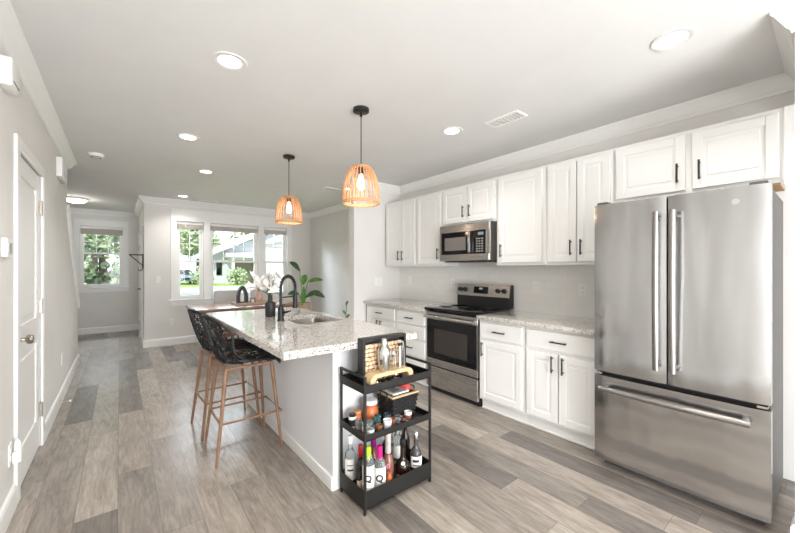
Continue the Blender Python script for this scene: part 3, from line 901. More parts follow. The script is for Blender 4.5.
def make_stool(label, loc, rz):
    t = thing('bar_stool', label, 'bar stool', (0, 0, 0), 0, 'webbed bar stools at the island')
    m2, rim = skin_web(3)
    m2.materials.clear(); m2.materials.append(M['stoolp'])
    seat = bpy.data.objects.new('webbed_seat', m2); COL.objects.link(seat); seat.parent = t
    MB().tube(rim, .009, 8, closed=True).build('seat_rim', M['stoolp'], seat)
    u = MB()
    for s in (-1, 1): u.tube([(.17, s*.145, .638), (-.15, s*.145, .634)], .011, 8)
    u.tube([(.165, -.145, .638), (.165, .145, .638)], .011, 8); u.tube([(-.145, -.145, .634), (-.145, .145, .634)], .011, 8)
    u.build('seat_frame', M['copper_leg'], t)
    LG = {}
    for sx in (-1, 1):
        for sy in (-1, 1):
            a = Vector((.165*sx if sx > 0 else -.15, .145*sy, .638)); b_ = Vector((.222*sx, .205*sy, 0))
            LG[sx, sy] = (a, b_)
            MB().tube([b_, b_.lerp(a, .5), a], [.0095, .0125, .0155], 10).build('leg', M['copper_leg'], t)
    pt = lambda k, z: LG[k][0].lerp(LG[k][1], 1-z/.638)
    fr_ = MB()
    fr_.tube([pt((-1, -1), .27), pt((1, -1), .27)+Vector((.03, 0, 0)), pt((1, 1), .27)+Vector((.03, 0, 0)), pt((-1, 1), .27)], .008, 8)
    fr_.tube([pt((-1, -1), .27), pt((-1, 1), .27)], .008, 8)
    fr_.build('footrest', M['copper_leg'], t)
    t.location = loc; t.rotation_euler = (0, 0, rz)
    return t
s0 = make_stool('black webbed bar stool nearest the camera, at the near end of the island', (.73, 2.82, 0), 0)
dup(s0, (.715, 3.31, 0), R(2), 'second black webbed bar stool, behind the nearest one and closer to the dining table')

# ------------------------------------------------------------------ pendants
def make_pendant(label):
    t = thing('pendant_lamp', label, 'pendant lamp', (0, 0, H), 0, 'rattan pendants over the island')
    MB().lathe([(.062, H), (.062, H-.022), (.05, H-.028), (.0, H-.028)], (0, 0, 0), 24).build('ceiling_canopy', M['bronze'], t)
    MB().tube([(0, 0, H-.028), (0, 0, 2.13)], .0042, 6).tube([(0, 0, H-.028), (0, 0, H-.06)], .010, 8).build('cord', M['bronze'], t)
    MB().lathe([(.0, 2.135), (.020, 2.13), (.022, 2.07), (.0, 2.065)], (0, 0, 0), 14).build('lamp_socket', M['blackp'], t)
    MB().lathe([(.0, 2.07), (.012, 2.066), (.016, 2.04), (.030, 2.0), (.030, 1.975), (.018, 1.952), (.0, 1.945)], (0, 0, 0), 16).build('bulb', M['bulb'], t)
    pr = [(.066, 2.122), (.090, 2.098), (.114, 2.045), (.129, 1.99), (.137, 1.92), (.137, 1.845)]
    m = MB(); n = 26
    for k in range(n):
        q_ = 2*PI*k/n
        m.tube([(r*math.cos(q_), r*math.sin(q_), z) for r, z in pr], .0055, 6)
    for r, z, w in ((.066, 2.120, .008), (.071, 2.110, .006), (.137, 1.845, .008), (.137, 1.857, .006)):
        m.tube([(r*math.cos(2*PI*k/28), r*math.sin(2*PI*k/28), z) for k in range(28)], w, 6, closed=True)
    m.build('rattan_shade', M['rattan'], t)
    sp = MB()
    for k in range(3):
        q_ = 2*PI*k/3; sp.tube([(0, 0, 2.112), (.066*math.cos(q_), .066*math.sin(q_), 2.120)], .003, 5)
    sp.build('shade_spider', M['bronze'], t)
    l = light('bulb_light', 'POINT', (0, 0, 1.925-H), (0, 0, 0), PENDANT_POWER, (1, .86, .68), shadow_soft_size=.03)
    l.parent = t
    return t
p0 = make_pendant('rattan cage pendant lamp nearer the camera, hanging over the near end of the island')
p0.location = (1.447, 2.288, H)
dup(p0, (1.436, 3.73, H), None, 'rattan cage pendant lamp farther away, hanging over the far end of the island')

# ------------------------------------------------------------------ ceiling fixtures
def make_can(label, loc, lit=True):
    t = thing('recessed_light', label, 'ceiling light', (0, 0, H), 0, 'recessed ceiling lights')
    MB().lathe([(.098, H), (.096, H-.006), (.076, H-.008), (.062, H-.001)], (0, 0, 0), 32).build('trim_ring', M['ceiling'], t)
    MB().lathe([(.064, H-.001), (.062, H-.003), (.0, H-.003)], (0, 0, 0), 32).build('lens', M['lamp'] if lit else M['dimlamp'], t)
    if lit:
        l = light('can_light', 'AREA', (0, 0, -.012), (0, 0, 0), CAN_POWER, (1, .97, .94), shape='DISK', size=.12, spread=R(125))
        l.parent = t
    t.location = loc
    return t
make_can('lit recessed ceiling light over the near end of the aisle, opposite the refrigerator', (.5, .75, H))
c0 = make_can('lit recessed ceiling light over the aisle, nearest the left wall', (.509, 2.25, H))
dup(c0, (2.309, .55, H), None, 'lit recessed ceiling light in front of the refrigerator')
dup(c0, (.495, 3.781, H), None, 'lit recessed ceiling light over the aisle beyond the nearest one, above the bar stools')
dup(c0, (.847, 4.977, H), None, 'lit recessed ceiling light between the island and the dining table')
dup(c0, (.829, 6.889, H), None, 'lit recessed ceiling light beside the dining window wall')
dup(c0, (2.311, 2.146, H), None, 'lit recessed ceiling light in front of the range and microwave')
dup(c0, (2.72, 4.68, H), None, 'small lit recessed ceiling light just left of the near pendant shade')
# vents, detector
def vent(label, x, y, lx, ly, rz=0):
    t = thing('ceiling_vent', label, 'air vent', (x, y, H))
    MB().box(x-lx, x+lx, y-ly, y+ly, H-.003, H).box(x-lx, x+lx, y-ly, y-ly+.022, H-.010, H-.003, .002).box(x-lx, x+lx, y+ly-.022, y+ly, H-.010, H-.003, .002).box(x-lx, x-lx+.022, y-ly+.022, y+ly-.022, H-.010, H-.003).box(x+lx-.022, x+lx, y-ly+.022, y+ly-.022, H-.010, H-.003).build('vent_frame', M['trim'], t)
    m = MB(); n = 9
    for k in range(n):
        yy = y-ly+.03+(2*ly-.06)*k/(n-1)
        m.box(x-lx+.02, x+lx-.02, yy-.0045, yy+.0045, H-.009, H-.004)
    m.build('louver', mat('vent_grey', (196, 194, 190), .5), t)
vent('white louvered air vent in the ceiling above the kitchen aisle', 2.47, 1.70, .075, .155)
vent('small white ceiling vent between the two pendant lamps, near the stub wall', 2.54, 4.86, .14, .07)
vent('long narrow white ceiling vent along the dining window wall', 1.25, 7.12, .16, .05)
t = thing('smoke_detector', 'round white smoke detector on the ceiling near the left wall', 'smoke detector', (-.2, 4.954, H))
MB().lathe([(.068, H), (.068, H-.012), (.060, H-.03), (.030, H-.038), (.0, H-.038)], (-.2, 4.954, 0), 28).build('detector_body', M['plastic'], t)
MB().lathe([(.045, H-.034), (.045, H-.038), (.040, H-.038), (.040, H-.034)], (-.2, 4.954, 0), 24).build('vent_ring', M['slot'], t)
t = thing('flush_mount_light', 'lit frosted dome light on the entry hall ceiling', 'ceiling light', (-.60, 8.25, H))
MB().lathe([(.165, H), (.165, H-.018), (.155, H-.03), (.15, H-.03)], (-.60, 8.25, 0), 32).build('mount_ring', M['trim'], t)
MB().lathe([(.152, H-.026), (.145, H-.045), (.11, H-.07), (.05, H-.085), (.0, H-.088)], (-.60, 8.25, 0), 32).build('glass_dome', M['flush'], t)
l = light('dome_light', 'POINT', (-.60, 8.25, H-.13), (0, 0, 0), 6, (1, .97, .93), shadow_soft_size=.1)
l.parent = t; l.location = (0, 0, -.13)

# ------------------------------------------------------------------ wall plates and wall fixtures
def plate(label, axis, pos, gang=1, kind='outlet', sgn=-1, group=None):
    nm = 'wall_outlet' if kind == 'outlet' else 'light_switch'
    t = thing(nm, label, 'outlet' if kind == 'outlet' else 'light switch', pos, 0, group)
    x, y, z = pos; w = .036*gang+.006*(gang-1); hh = .059
    def bx(u0, u1, d0, d1, z0, z1, bev=0):
        m = MB()
        if axis == 'x': a, b_ = sorted((x+sgn*d0, x+sgn*d1)); m.box(a, b_, y+u0, y+u1, z+z0, z+z1, bev)
        else: a, b_ = sorted((y+sgn*d0, y+sgn*d1)); m.box(x+u0, x+u1, a, b_, z+z0, z+z1, bev)
        return m
    bx(-w, w, 0, .006, -hh, hh, .002).build('cover_plate', M['plastic'], t)
    for g_ in range(gang):
        c = (g_-(gang-1)/2)*.046
        if kind == 'outlet':
            for s in (-1, 1):
                o = bx(c-.017, c+.017, .006, .008, s*.021-.014, s*.021+.014).build('receptacle', M['plastic'], t)
                sl2 = MB()
                for k in (-.006, .006):
                    q_ = bx(c+k-.0012, c+k+.0012, .008, .0085, s*.021-.006, s*.021+.006); sl2.add(q_.v, q_.f)
                sl2.build('slot', M['slot'], o, False)
        else:
            bx(c-.016, c+.016, .006, .0095, -.032, .032, .001).build('rocker', M['white'], t)
    return t
plate('white double outlet plate on the backsplash, right of the range', 'x', (XK-.012, 1.91, 1.155))
plate('white outlet plate on the backsplash beside the refrigerator', 'x', (XK-.012, 1.455, 1.147))
plate('white outlet plate on the backsplash just left of the range', 'x', (XK-.012, 3.05, 1.16))
plate('white outlet plate on the backsplash in the far corner', 'x', (XK-.012, 3.90, 1.17))
plate('white double switch plate on the stub wall above the counter end', 'y', (2.90, YS0, 1.155), 2, 'switch')
plate('white switch plate on the wall left of the dining windows', 'y', (.514, YW, 1.15), 1, 'switch')
plate('white outlet low on the wall below the left dining window', 'y', (.703, YW, .40))
plate('white outlet low on the left wall past the door', 'x', (XL, 5.0, .41), 1, 'outlet', 1)
t = plate('white outlet with a plug-in warmer, low on the left wall before the door', 'x', (XL, 2.82, .33), 1, 'outlet', 1)
t = thing('plug_in_warmer', 'small white plug-in night light stuck in the outlet left of the door', 'night light', (XL+.009, 2.835, .285))
MB().box(XL+.009, XL+.045, 2.81, 2.865, .275, .335, .006, 2).build('plug_body', M['paleplug'], t)
MB().lathe([(.0, 0), (.016, .003), (.014, .05), (.0, .07)], (XL+.027, 2.837, .334), 12).build('diffuser', M['white'], t)
t = thing('thermostat', 'white thermostat with grey screen on the left wall', 'thermostat', (XL, 2.70, 1.45))
MB().box(XL, XL+.024, 2.635, 2.745, 1.40, 1.50, .006, 2).build('housing', M['plastic'], t)
MB().box(XL+.024, XL+.0255, 2.665, 2.72, 1.42, 1.475).build('screen', mat('lcd', (150, 156, 152), .2), t)
t = thing('door_chime', 'white door chime box high on the left wall under the crown', 'door chime', (XL, 2.68, 2.27))
MB().box(XL, XL+.05, 2.58, 2.74, 2.26, 2.40, .006, 2).build('chime_cover', M['plastic'], t)
MB().box(XL+.05, XL+.0515, 2.60, 2.72, 2.285, 2.292).build('grille_slit', M['slot'], t)
t = thing('alarm_sensor', 'white alarm box high on the left wall beside the stair opening', 'alarm box', (XL, 4.90, 2.25))
MB().box(XL, XL+.045, 4.58, 4.97, 2.215, 2.40, .008, 2).build('sensor_case', M['plastic'], t)
MB().box(XL+.045, XL+.0465, 4.68, 4.87, 2.24, 2.30).build('sensor_grille', mat('pale_grille', (218, 216, 212), .5), t)
t = thing('door_stop', 'spring door stop on the left baseboard', 'door stop', (XL+.016, 4.66, .06))
MB().tube([(XL+.016, 4.66, .06), (XL+.085, 4.66, .06)], .007, 8).build('spring', M['nickel'], t)
MB().tube([(XL+.085, 4.66, .06), (XL+.10, 4.66, .06)], .010, 8).build('rubber_tip', M['white'], t)
# black wall hook
t = thing('wall_bracket', 'black triangular metal bracket with a hook at the entry corner', 'bracket', (XC, 7.56, 1.34))
MB().tube([(XC, 7.56, 1.585), (XC-.20, 7.56, 1.585)], .010, 8).tube([(XC-.19, 7.56, 1.58), (XC-.01, 7.56, 1.40)], .008, 8).tube([(XC-.008, 7.56, 1.60), (XC-.008, 7.56, 1.36)], .010, 8).build('bracket_frame', M['black'], t)
hk = [(XC-.012+.0, 7.56, 1.40)]
for k in range(9):
    q_ = PI*k/8; hk.append((XC-.045+.03*math.cos(q_), 7.56, 1.34-.03*math.sin(q_)))
MB().tube(hk, .007, 8).build('hook', M['black'], t)

# ------------------------------------------------------------------ dining area
t = thing('dining_table', 'wooden dining table under the window, beyond the island', 'table', (1.66, 6.17, 0))
TX0, TX1, TY0, TY1 = .83, 2.46, 5.74, 6.62
MB().box(TX0, TX1, TY0, TY1, .715, .75, .006, 2).build('tabletop', M['table'], t)
MB().box(TX0+.07, TX1-.07, TY0+.08, TY0+.10, .63, .715).box(TX0+.07, TX1-.07, TY1-.10, TY1-.08, .63, .715).build('apron', M['table'], t)
for x in (TX0+.27, TX1-.27):
    for y in (TY0+.12, TY1-.10):
        m = MB(); m.box(x-.045, x+.045, y-.045, y+.045, 0, .715, .004); m.build('leg', M['table'], t)
t = thing('dining_bench', 'reddish wood bench pushed under the near side of the dining table', 'bench', (1.66, 5.60, 0))
MB().box(1.09, 2.25, 5.40, 5.76, .385, .43, .005, 2).build('bench_seat', M['bench'], t)
for x in (1.16, 2.18):
    for y in (5.45, 5.71):
        MB().box(x-.03, x+.03, y-.03, y+.03, 0, .385, .004).build('leg', M['bench'], t)
def make_chair(label):
    t = thing('dining_chair', label, 'chair', (0, 0, 0), 0, 'grey upholstered dining chairs')
    MB().box(-.21, .21, -.22, .20, .40, .48, .025, 3).build('seat', M['grey_fabric'], t)
    m = MB(); m.box(-.20, .20, -.03, .03, .0, .50, .02, 3, Matrix.Translation((0, .20, .45)) @ Matrix.Rotation(R(-8), 4, 'X')); m.build('backrest', M['grey_fabric'], t)
    for x in (-.18, .18):
        for y in (-.18, .18):
            MB().tube([(x*1.08, y*1.08, 0), (x, y, .41)], [.013, .018], 8).build('leg', M['table'], t)
    return t
ch = make_chair('grey upholstered dining chair behind the table, under the middle window')
ch.location = (1.53, 6.80, 0)
dup(ch, (2.16, 6.82, 0), 0, 'grey upholstered dining chair behind the table, hidden mostly by the white blossoms')
# tray and centrepieces
t = thing('serving_tray', 'pale wooden tray on the dining table', 'tray', (1.80, 6.20, .75))
MB().box(1.46, 2.10, 6.02, 6.38, .7505, .762, .003).build('tray_board', M['trayw'], t)
MB().box(1.46, 2.10, 6.02, 6.035, .762, .79).box(1.46, 2.10, 6.365, 6.38, .762, .79).box(1.46, 1.475, 6.035, 6.365, .762, .79).box(2.085, 2.10, 6.035, 6.365, .762, .79).build('tray_rim', M['trayw'], t)
def arch_holder(c):
    t = thing('arch_candle_holder', 'black arched ceramic candle holder standing on the table tray', 'candle holder', c)
    bm = bmesh.new()
    n = 16
    def outl(w, h, hw):
        p = [(-w, 0), (-w*1.02, h*.35)]
        for k in range(n+1):
            q_ = PI-PI*k/n; s_ = math.sin(q_)
            p.append((w*math.cos(q_)*(1-.25*s_), h*.45+(h*.55)*s_))
        p += [(w*1.02, h*.35), (w, 0)]
        return p
    O = outl(.085, .30, 0); I = [(x*.46, .035+z*.72) for x, z in outl(.085, .28, 0)]
    m = MB(); k_ = len(O); vs = []
    for y in (-.04, .04):
        vs += [(c[0]+x, c[1]+y, c[2]+z) for x, z in O]; vs += [(c[0]+x, c[1]+y, c[2]+z) for x, z in I]
    fs = []
    for k in range(k_):
        l = (k+1) % k_
        fs += [(k, l, k_+l, k_+k), (2*k_+k, 3*k_+k, 3*k_+l, 2*k_+l), (k, 2*k_+k, 2*k_+l, l), (k_+k, k_+l, 3*k_+l, 3*k_+k)]
    m.add(vs, fs); o = m.build('arch_body', M['blackcer'], t)
    o2 = tag(MB().lathe([(.020, 0), (.020, .12), (.016, .125), (.0, .12)], (c[0], c[1], c[2]+.036), 14).tube([(c[0], c[1], c[2]+.15), (c[0], c[1], c[2]+.17)], .002, 5).build('candle', M['white'], None, loc=(c[0], c[1], c[2]+.036)), 'white pillar candle inside the black arched holder', 'candle')
arch_holder((1.59, 6.20, .7635))
t = thing('blush_vase', 'blush ceramic vase of dried stems on the table tray', 'vase', (1.86, 6.20, .7635))
MB().lathe([(.04, 0), (.065, .04), (.07, .10), (.05, .16), (.03, .18), (.033, .20), (.026, .20), (.026, .17)], (1.86, 6.20, .7635), 24).build('vase_body', M['blush'], t)
m = MB(); mm = MB()
for k in range(12):
    q_ = random.uniform(0, 2*PI); r_ = random.uniform(.03, .10); h_ = random.uniform(.10, .17)
    b0 = Vector((1.86, 6.20, .94)); e0 = b0+Vector((r_*math.cos(q_), r_*math.sin(q_), h_))
    m.tube([b0, b0.lerp(e0, .5)+Vector((0, 0, .02)), e0], .0022, 5)
    mm.lathe([(.0, -.02), (.016, -.005), (.018, .01), (.0, .028)], e0, 7)
m.build('stem', M['bench'], t); mm.build('dried_bloom', M['blush'], t)
t = thing('small_easel', 'small black frame stand beside the arched candle holder', 'frame', (1.735, 6.12, .7635))
MB().box(1.70, 1.775, 6.115, 6.13, .762, .775).box(1.70, 1.712, 6.115, 6.13, .775, .85).box(1.763, 1.775, 6.115, 6.13, .775, .85).box(1.712, 1.763, 6.115, 6.13, .838, .85).build('frame', M['blackcer'], t)
MB().box(1.712, 1.763, 6.120, 6.126, .775, .838).build('card', M['label'], t)
# plant helpers
def leaf_blade(m, base, tip, width, droop, n=8, fold=.25, face=(0, 0, 1)):
    base, tip = Vector(base), Vector(tip)
    d = tip-base
    side = d.cross(Vector(face))
    side = side.normalized() if side.length > 1e-4 else Vector((1, 0, 0))
    upv = side.cross(d).normalized()
    vs = []; fs = []
    for i in range(n+1):
        f_ = i/n; p = base+d*f_+Vector((0, 0, 1))*(droop*4*f_*(1-f_))
        w = width*math.sin(PI*min(1, f_*.92+.06))**.8
        vs += [p-side*w+upv*w*fold, p, p+side*w+upv*w*fold]
    for i in range(n):
        a = i*3
        fs += [(a, a+1, a+4, a+3), (a+1, a+2, a+5, a+4)]
    m.add(vs, fs)
t = thing('bird_of_paradise_plant', 'broad-leaved green plant in a beige basket past the dining table', 'plant', (2.80, 6.55, 0))
c = Vector((2.80, 6.55, 0))
MB().lathe([(.13, .30), (.16, .36), (.17, .55), (.155, .68), (.145, .68), (.15, .60)], c, 24).build('basket_pot', M['basket'], t)
sd_ = MB()
for k in range(4):
    q_ = PI/4+PI/2*k; sd_.tube([c+Vector((.17*math.cos(q_), .17*math.sin(q_), 0)), c+Vector((.15*math.cos(q_), .15*math.sin(q_), .36))], .013, 8)
sd_.box(2.66, 2.94, 6.53, 6.57, .275, .30).box(2.78, 2.82, 6.41, 6.69, .275, .30)
sd_.build('plant_stand', M['table'], t)
MB().lathe([(.150, .62), (.0, .635)], c, 20).build('soil', mat('soil', (70, 54, 42), .9), t)
rt = Vector((.78, -.62, 0))   # screen right at this spot
spec = [(-.10, 1.40, -.26, .16, .05), (.0, 1.13, .06, .18, .06), (.16, 1.18, .40, .02, .045), (.22, .98, .43, -.12, .06), (-.13, .94, -.30, -.02, .05), (.08, .88, .30, .06, .045)]
lf = MB(); sm = MB()
for (r0, z0, r1, dz, w) in spec:
    b0 = c+Vector((0, 0, .62)); j = c+rt*r0*.6+Vector((0, 0, z0-.10)); tp = c+rt*r1+Vector((0, 0, z0-.10+dz+.02))
    sm.tube([b0, b0.lerp(j, .5)+Vector((0, 0, .03)), j], [.010, .008, .006], 6)
for k, (r0, z0, r1, dz, w) in enumerate(spec):
    j = c+rt*r0*.6+Vector((0, 0, z0-.10)); tp = c+rt*r1+Vector((0, 0, z0-.10+dz+.02))
    o = MB(); leaf_blade(o, j, tp, w, .03, face=(-.4, -.8, .45)); o.build('leaf', M['leaf'] if k in (1, 2) else M['leafdark'], t)
leaf_blade(sm, c+Vector((0, 0, .6)), c+rt*.02+Vector((0, 0, 1.0)), .05, 0, face=(-.4, -.8, .3))
sm.build('stalk', M['leaf'], t)
# slim plant by the stub wall
t = thing('slim_stem_plant', 'slim leafy stem plant in front of the stub wall, tips showing above the island', 'plant', (2.29, 3.98, 0))
c = Vector((2.29, 3.98, 0))
MB().lathe([(.07, 0), (.09, .10), (.10, .24), (.088, .24), (.085, .20), (.0, .20)], c, 20).build('pot', M['white'], t)
m = MB(); m.tube([c+Vector((0, 0, .2)), c+Vector((.01, 0, .5)), c+Vector((-.01, 0, .72)), c+Vector((.01, 0, .86))], .006, 6); m.build('stem', M['leaf'], t)
m = MB()
for (z, dx, dz) in ((.86, .02, .07), (.74, -.05, .06), (.70, .05, .05), (.62, -.07, .03), (.58, .06, .04), (.52, -.04, .05), (.45, .06, .02)):
    p = c+Vector((0, 0, z)); leaf_blade(m, p, p+Vector((dx*.8, -dx*.6, dz)), .016, .01, 6, face=(-.4, -.8, .45))
m.build('leaves', M['leafdark'], t)
# vase of blossoms on the island
t = thing('blossom_vase', 'black bottle vase of white blossoms beside the faucet', 'vase', (1.05, 3.17, .914))
c = Vector((1.05, 3.17, .914))
MB().lathe([(.039, 0), (.043, .01), (.045, .11), (.039, .128), (.020, .14), (.018, .185), (.022, .19), (.016, .19), (.014, .15)], c, 24).build('vase_body', M['blackcer'], t)
stm = MB(); fl = MB(); lv_ = MB(); rng = random.Random(4)
for k in range(26):
    q_ = rng.uniform(0, 2*PI); r_ = rng.uniform(.02, .17); h_ = rng.uniform(.06, .20)
    b0 = c+Vector((0, 0, .18)); e0 = b0+Vector((r_*math.cos(q_), r_*math.sin(q_), h_))
    e0 += Vector((-.055, .07, 0))*.6
    stm.tube([b0, b0.lerp(e0, .5)+Vector((0, 0, .03)), e0], .0025, 5)
    ax = Vector((rng.uniform(-1, 1), rng.uniform(-1, 1), rng.uniform(.1, 1))).normalized()
    a1 = ax.orthogonal().normalized(); a2 = ax.cross(a1)
    for p_ in range(6):
        a_ = 2*PI*p_/6+rng.uniform(-.2, .2); d_ = a1*math.cos(a_)+a2*math.sin(a_); s_ = ax.cross(d_)
        L0 = rng.uniform(.042, .058); w_ = .023
        fl.add([e0, e0+d_*L0*.5+s_*w_+ax*.006, e0+d_*L0+ax*.016, e0+d_*L0*.5-s_*w_+ax*.006], [(0, 1, 2, 3)])
for (dx, dy, dz) in ((-.10, .05, .02), (.07, -.08, -.01), (-.03, .10, .05), (-.06, -.05, .06), (.09, .02, .04)):
    leaf_blade(lv_, c+Vector((0, 0, .19)), c+Vector((dx, dy, .19+dz)), .02, .02, 6)
stm.build('stem', M['leafdark'], t); fl.build('blossoms', M['petal'], t, False); lv_.build('leaf', M['leaf'], t)
t = thing('soap_pump', 'small black soap dispenser between vase and faucet', 'soap dispenser', (1.155, 3.17, .9145))
MB().lathe([(.024, 0), (.024, .055), (.014, .065), (.008, .066), (.008, .085), (.0, .085)], (1.155, 3.17, .9145), 16).build('bottle', M['blackcer'], t)
MB().tube([(1.155, 3.17, .995), (1.155, 3.17, 1.01), (1.185, 3.18, 1.01)], .005, 6).build('pump', M['black'], t)

# ------------------------------------------------------------------ bar cart
CX0, CX1, CY0, CY1 = 1.04, 1.525, 1.605, 1.865
t = thing('bar_cart', 'black metal three-tier bar cart at the end of the island', 'bar cart', (1.28, 1.735, 0))
w = .0072
for x in (CX0, CX1):
    for y in (CY0, CY1):
        MB().box(x-w, x+w, y-w, y+w, 0, .752, .002).build('post', M['black'], t)
    MB().box(x-w, x+w, CY0+w, CY1-w, .738, .752, .002).build('side_handle', M['black'], t)
def cart_tray(z0, z1, name):
    m = MB()
    a, b_, c_, d_ = CX0+w, CX1-w, CY0+w, CY1-w
    m.box(a, b_, c_, d_, z0, z0+.004)
    m.box(CX0+w, CX1-w, CY0-.006, CY0-.002, z0, z1).box(CX0+w, CX1-w, CY1+.002, CY1+.006, z0, z1)
    m.box(CX0-.006, CX0-.002, CY0+w, CY1-w, z0, z1).box(CX1+.002, CX1+.006, CY0+w, CY1-w, z0, z1)
    m.box(a, b_, CY0-.006, CY0+w, z0, z0+.004).box(a, b_, CY1-w, CY1+.006, z0, z0+.004)
    m.box(CX0-.006, CX0+w, c_, d_, z0, z0+.004).box(CX1-w, CX1+.006, c_, d_, z0, z0+.004)
    m.build(name, M['black'], t, False)
ZT, ZM, ZB = .658, .398, .030
cart_tray(ZT, .702, 'top_tray'); cart_tray(ZM, .434, 'middle_tray'); cart_tray(ZB, .128, 'bottom_bin')
ZT += .0045; ZM += .0045; ZB += .0045
# cork shadow box
t = thing('cork_shadow_box', 'black frame box filled with wine corks on the cart top', 'shadow box', (1.25, 1.72, ZT))
bx0, bx1, by0, by1, bz1 = 1.085, 1.405, 1.695, 1.752, .935
MB().box(bx0, bx0+.016, by0, by1, ZT, bz1).box(bx1-.016, bx1, by0, by1, ZT, bz1).box(bx0+.016, bx1-.016, by0, by1, ZT, ZT+.016).box(bx0+.016, bx1-.016, by0, by1, bz1-.016, bz1).build('frame', M['black'], t, False)
MB().box(bx0+.016, bx1-.016, by1-.006, by1-.001, ZT+.016, bz1-.016).build('back_panel', M['blackcer'], t, False)
ck = MB().tube([(-.019, 0, 0), (-.0175, 0, 0), (.0175, 0, 0), (.019, 0, 0)], [.0105, .0116, .0116, .0105], 10)
rng = random.Random(11)
proto = None
def put_cork(x, z, endon):
    global proto
    if proto is None:
        proto = ck.build('wine_cork', M['cork']); o = proto
    else:
        o = proto.copy(); COL.objects.link(o)
    tag(o, 'tan wine cork packed inside the black shadow box on the cart', 'cork', 'corks in the shadow box')
    o.location = (x, by0+(.024 if endon else .016)+rng.uniform(-.002, .002), z)
    o.rotation_euler = (0, 0, PI/2+rng.uniform(-.04, .04)) if endon else (0, rng.uniform(-.16, .16), rng.uniform(-.2, .2))
for j in range(9):
    x = bx0+.017+rng.uniform(0, .006); z = ZT+.016+.0125+j*.0245
    while True:
        e_on = rng.random() < .55
        wd = .0240 if e_on else .0395
        if x+wd > bx1-.016: 
            e_on, wd = True, .0240
            if x+wd > bx1-.016: break
        put_cork(x+wd/2, z, e_on); x += wd
# bamboo stand and bar tools
t = thing('bamboo_tool_stand', 'bamboo rounded stand holding bar tools on the cart top', 'tool stand', (1.24, 1.645, ZT))
def roundrect(x0, x1, z0, z1, r, n=6):
    p = []
    for (cx, cz, q0) in ((x1-r, z1-r, 0), (x0+r, z1-r, 90), (x0+r, z0+r, 180), (x1-r, z0+r, 270)):
        for k in range(n+1):
            q_ = R(q0+90*k/n); p.append((cx+r*math.cos(q_), cz+r*math.sin(q_)))
    return p
O = roundrect(1.085, 1.395, ZT, ZT+.085, .040); I = roundrect(1.118, 1.362, ZT+.014, ZT+.064, .022)
m = MB(); k_ = len(O); vs = []
for y in (1.616, 1.688):
    vs += [(x, y, z) for x, z in O]; vs += [(x, y, z) for x, z in I]
fs = []
for k in range(k_):
    l = (k+1) % k_
    fs += [(k, l, k_+l, k_+k), (2*k_+k, 3*k_+k, 3*k_+l, 2*k_+l), (k, 2*k_+k, 2*k_+l, l), (k_+k, k_+l, 3*k_+l, 3*k_+k)]
m.add(vs, fs).build('bamboo_ring', M['bamboo'], t)
zt = ZT+.085
t = thing('cocktail_shaker', 'silver cocktail shaker in front of the corks on the bamboo stand', 'shaker', (1.205, 1.655, zt))
MB().lathe([(.030, 0), (.032, .004), (.041, .098), (.041, .104), (.0, .104)], (1.205, 1.655, zt), 24).build('shaker_cup', M['chrome'], t)
MB().lathe([(.042, .102), (.041, .110), (.034, .130), (.020, .146), (.018, .152), (.0, .152)], (1.205, 1.655, zt), 24).build('strainer_top', M['chrome'], t)
MB().lathe([(.019, .150), (.019, .174), (.013, .186), (.0, .188)], (1.205, 1.655, zt), 20).build('cap', M['chrome'], t)
def tool(label, x, y, h, build, cat='bar tool'):
    tt = thing('bar_tool', label, cat, (x, y, zt), 0, None)
    build(tt, Vector((x, y, zt)), h)
def spoon(tt, b, h):
    MB().tube([b+Vector((0, 0, .0)), b+Vector((0, 0, h))], .003, 8).build('handle', M['chrome'], tt)
    MB().lathe([(.0, 0), (.010, .012), (.012, .024), (.007, .038), (.0, .042)], b+Vector((0, 0, h-.01)), 12).build('bowl', M['chrome'], tt)
def muddler(tt, b, h):
    MB().tube([b, b+Vector((0, 0, h*.2)), b+Vector((0, 0, h))], [.010, .009, .011], 10).build('shaft', M['chrome'], tt)
    MB().tube([b+Vector((0, 0, h)), b+Vector((0, 0, h+.015))], [.012, .010], 10).build('grip', M['blackp'], tt)
def tongs(tt, b, h):
    for s in (-1, 1): MB().tube([b+Vector((s*.010, 0, 0)), b+Vector((s*.007, 0, h*.7)), b+Vector((0, 0, h))], .004, 6).build('arm', M['chrome'], tt)
def opener(tt, b, h):
    MB().tube([b, b+Vector((0, 0, h*.75))], .006, 8).build('handle', M['chrome'], tt)
    MB().tube([b+Vector((.012*math.cos(2*PI*k/12), 0, h*.75+.012+.012*math.sin(2*PI*k/12))) for k in range(12)], .004, 6, closed=True).build('opener_loop', M['chrome'], tt)
tool('slim silver bar spoon standing right of the shaker', 1.272, 1.655, .075, spoon)
tool('silver muddler standing beside the bar spoon', 1.318, 1.650, .13, muddler)
tool('silver ice tongs standing at the right end of the bamboo stand', 1.350, 1.660, .155, tongs)
tool('silver bottle opener standing between spoon and muddler', 1.296, 1.668, .10, opener)
z0 = ZT+.0145
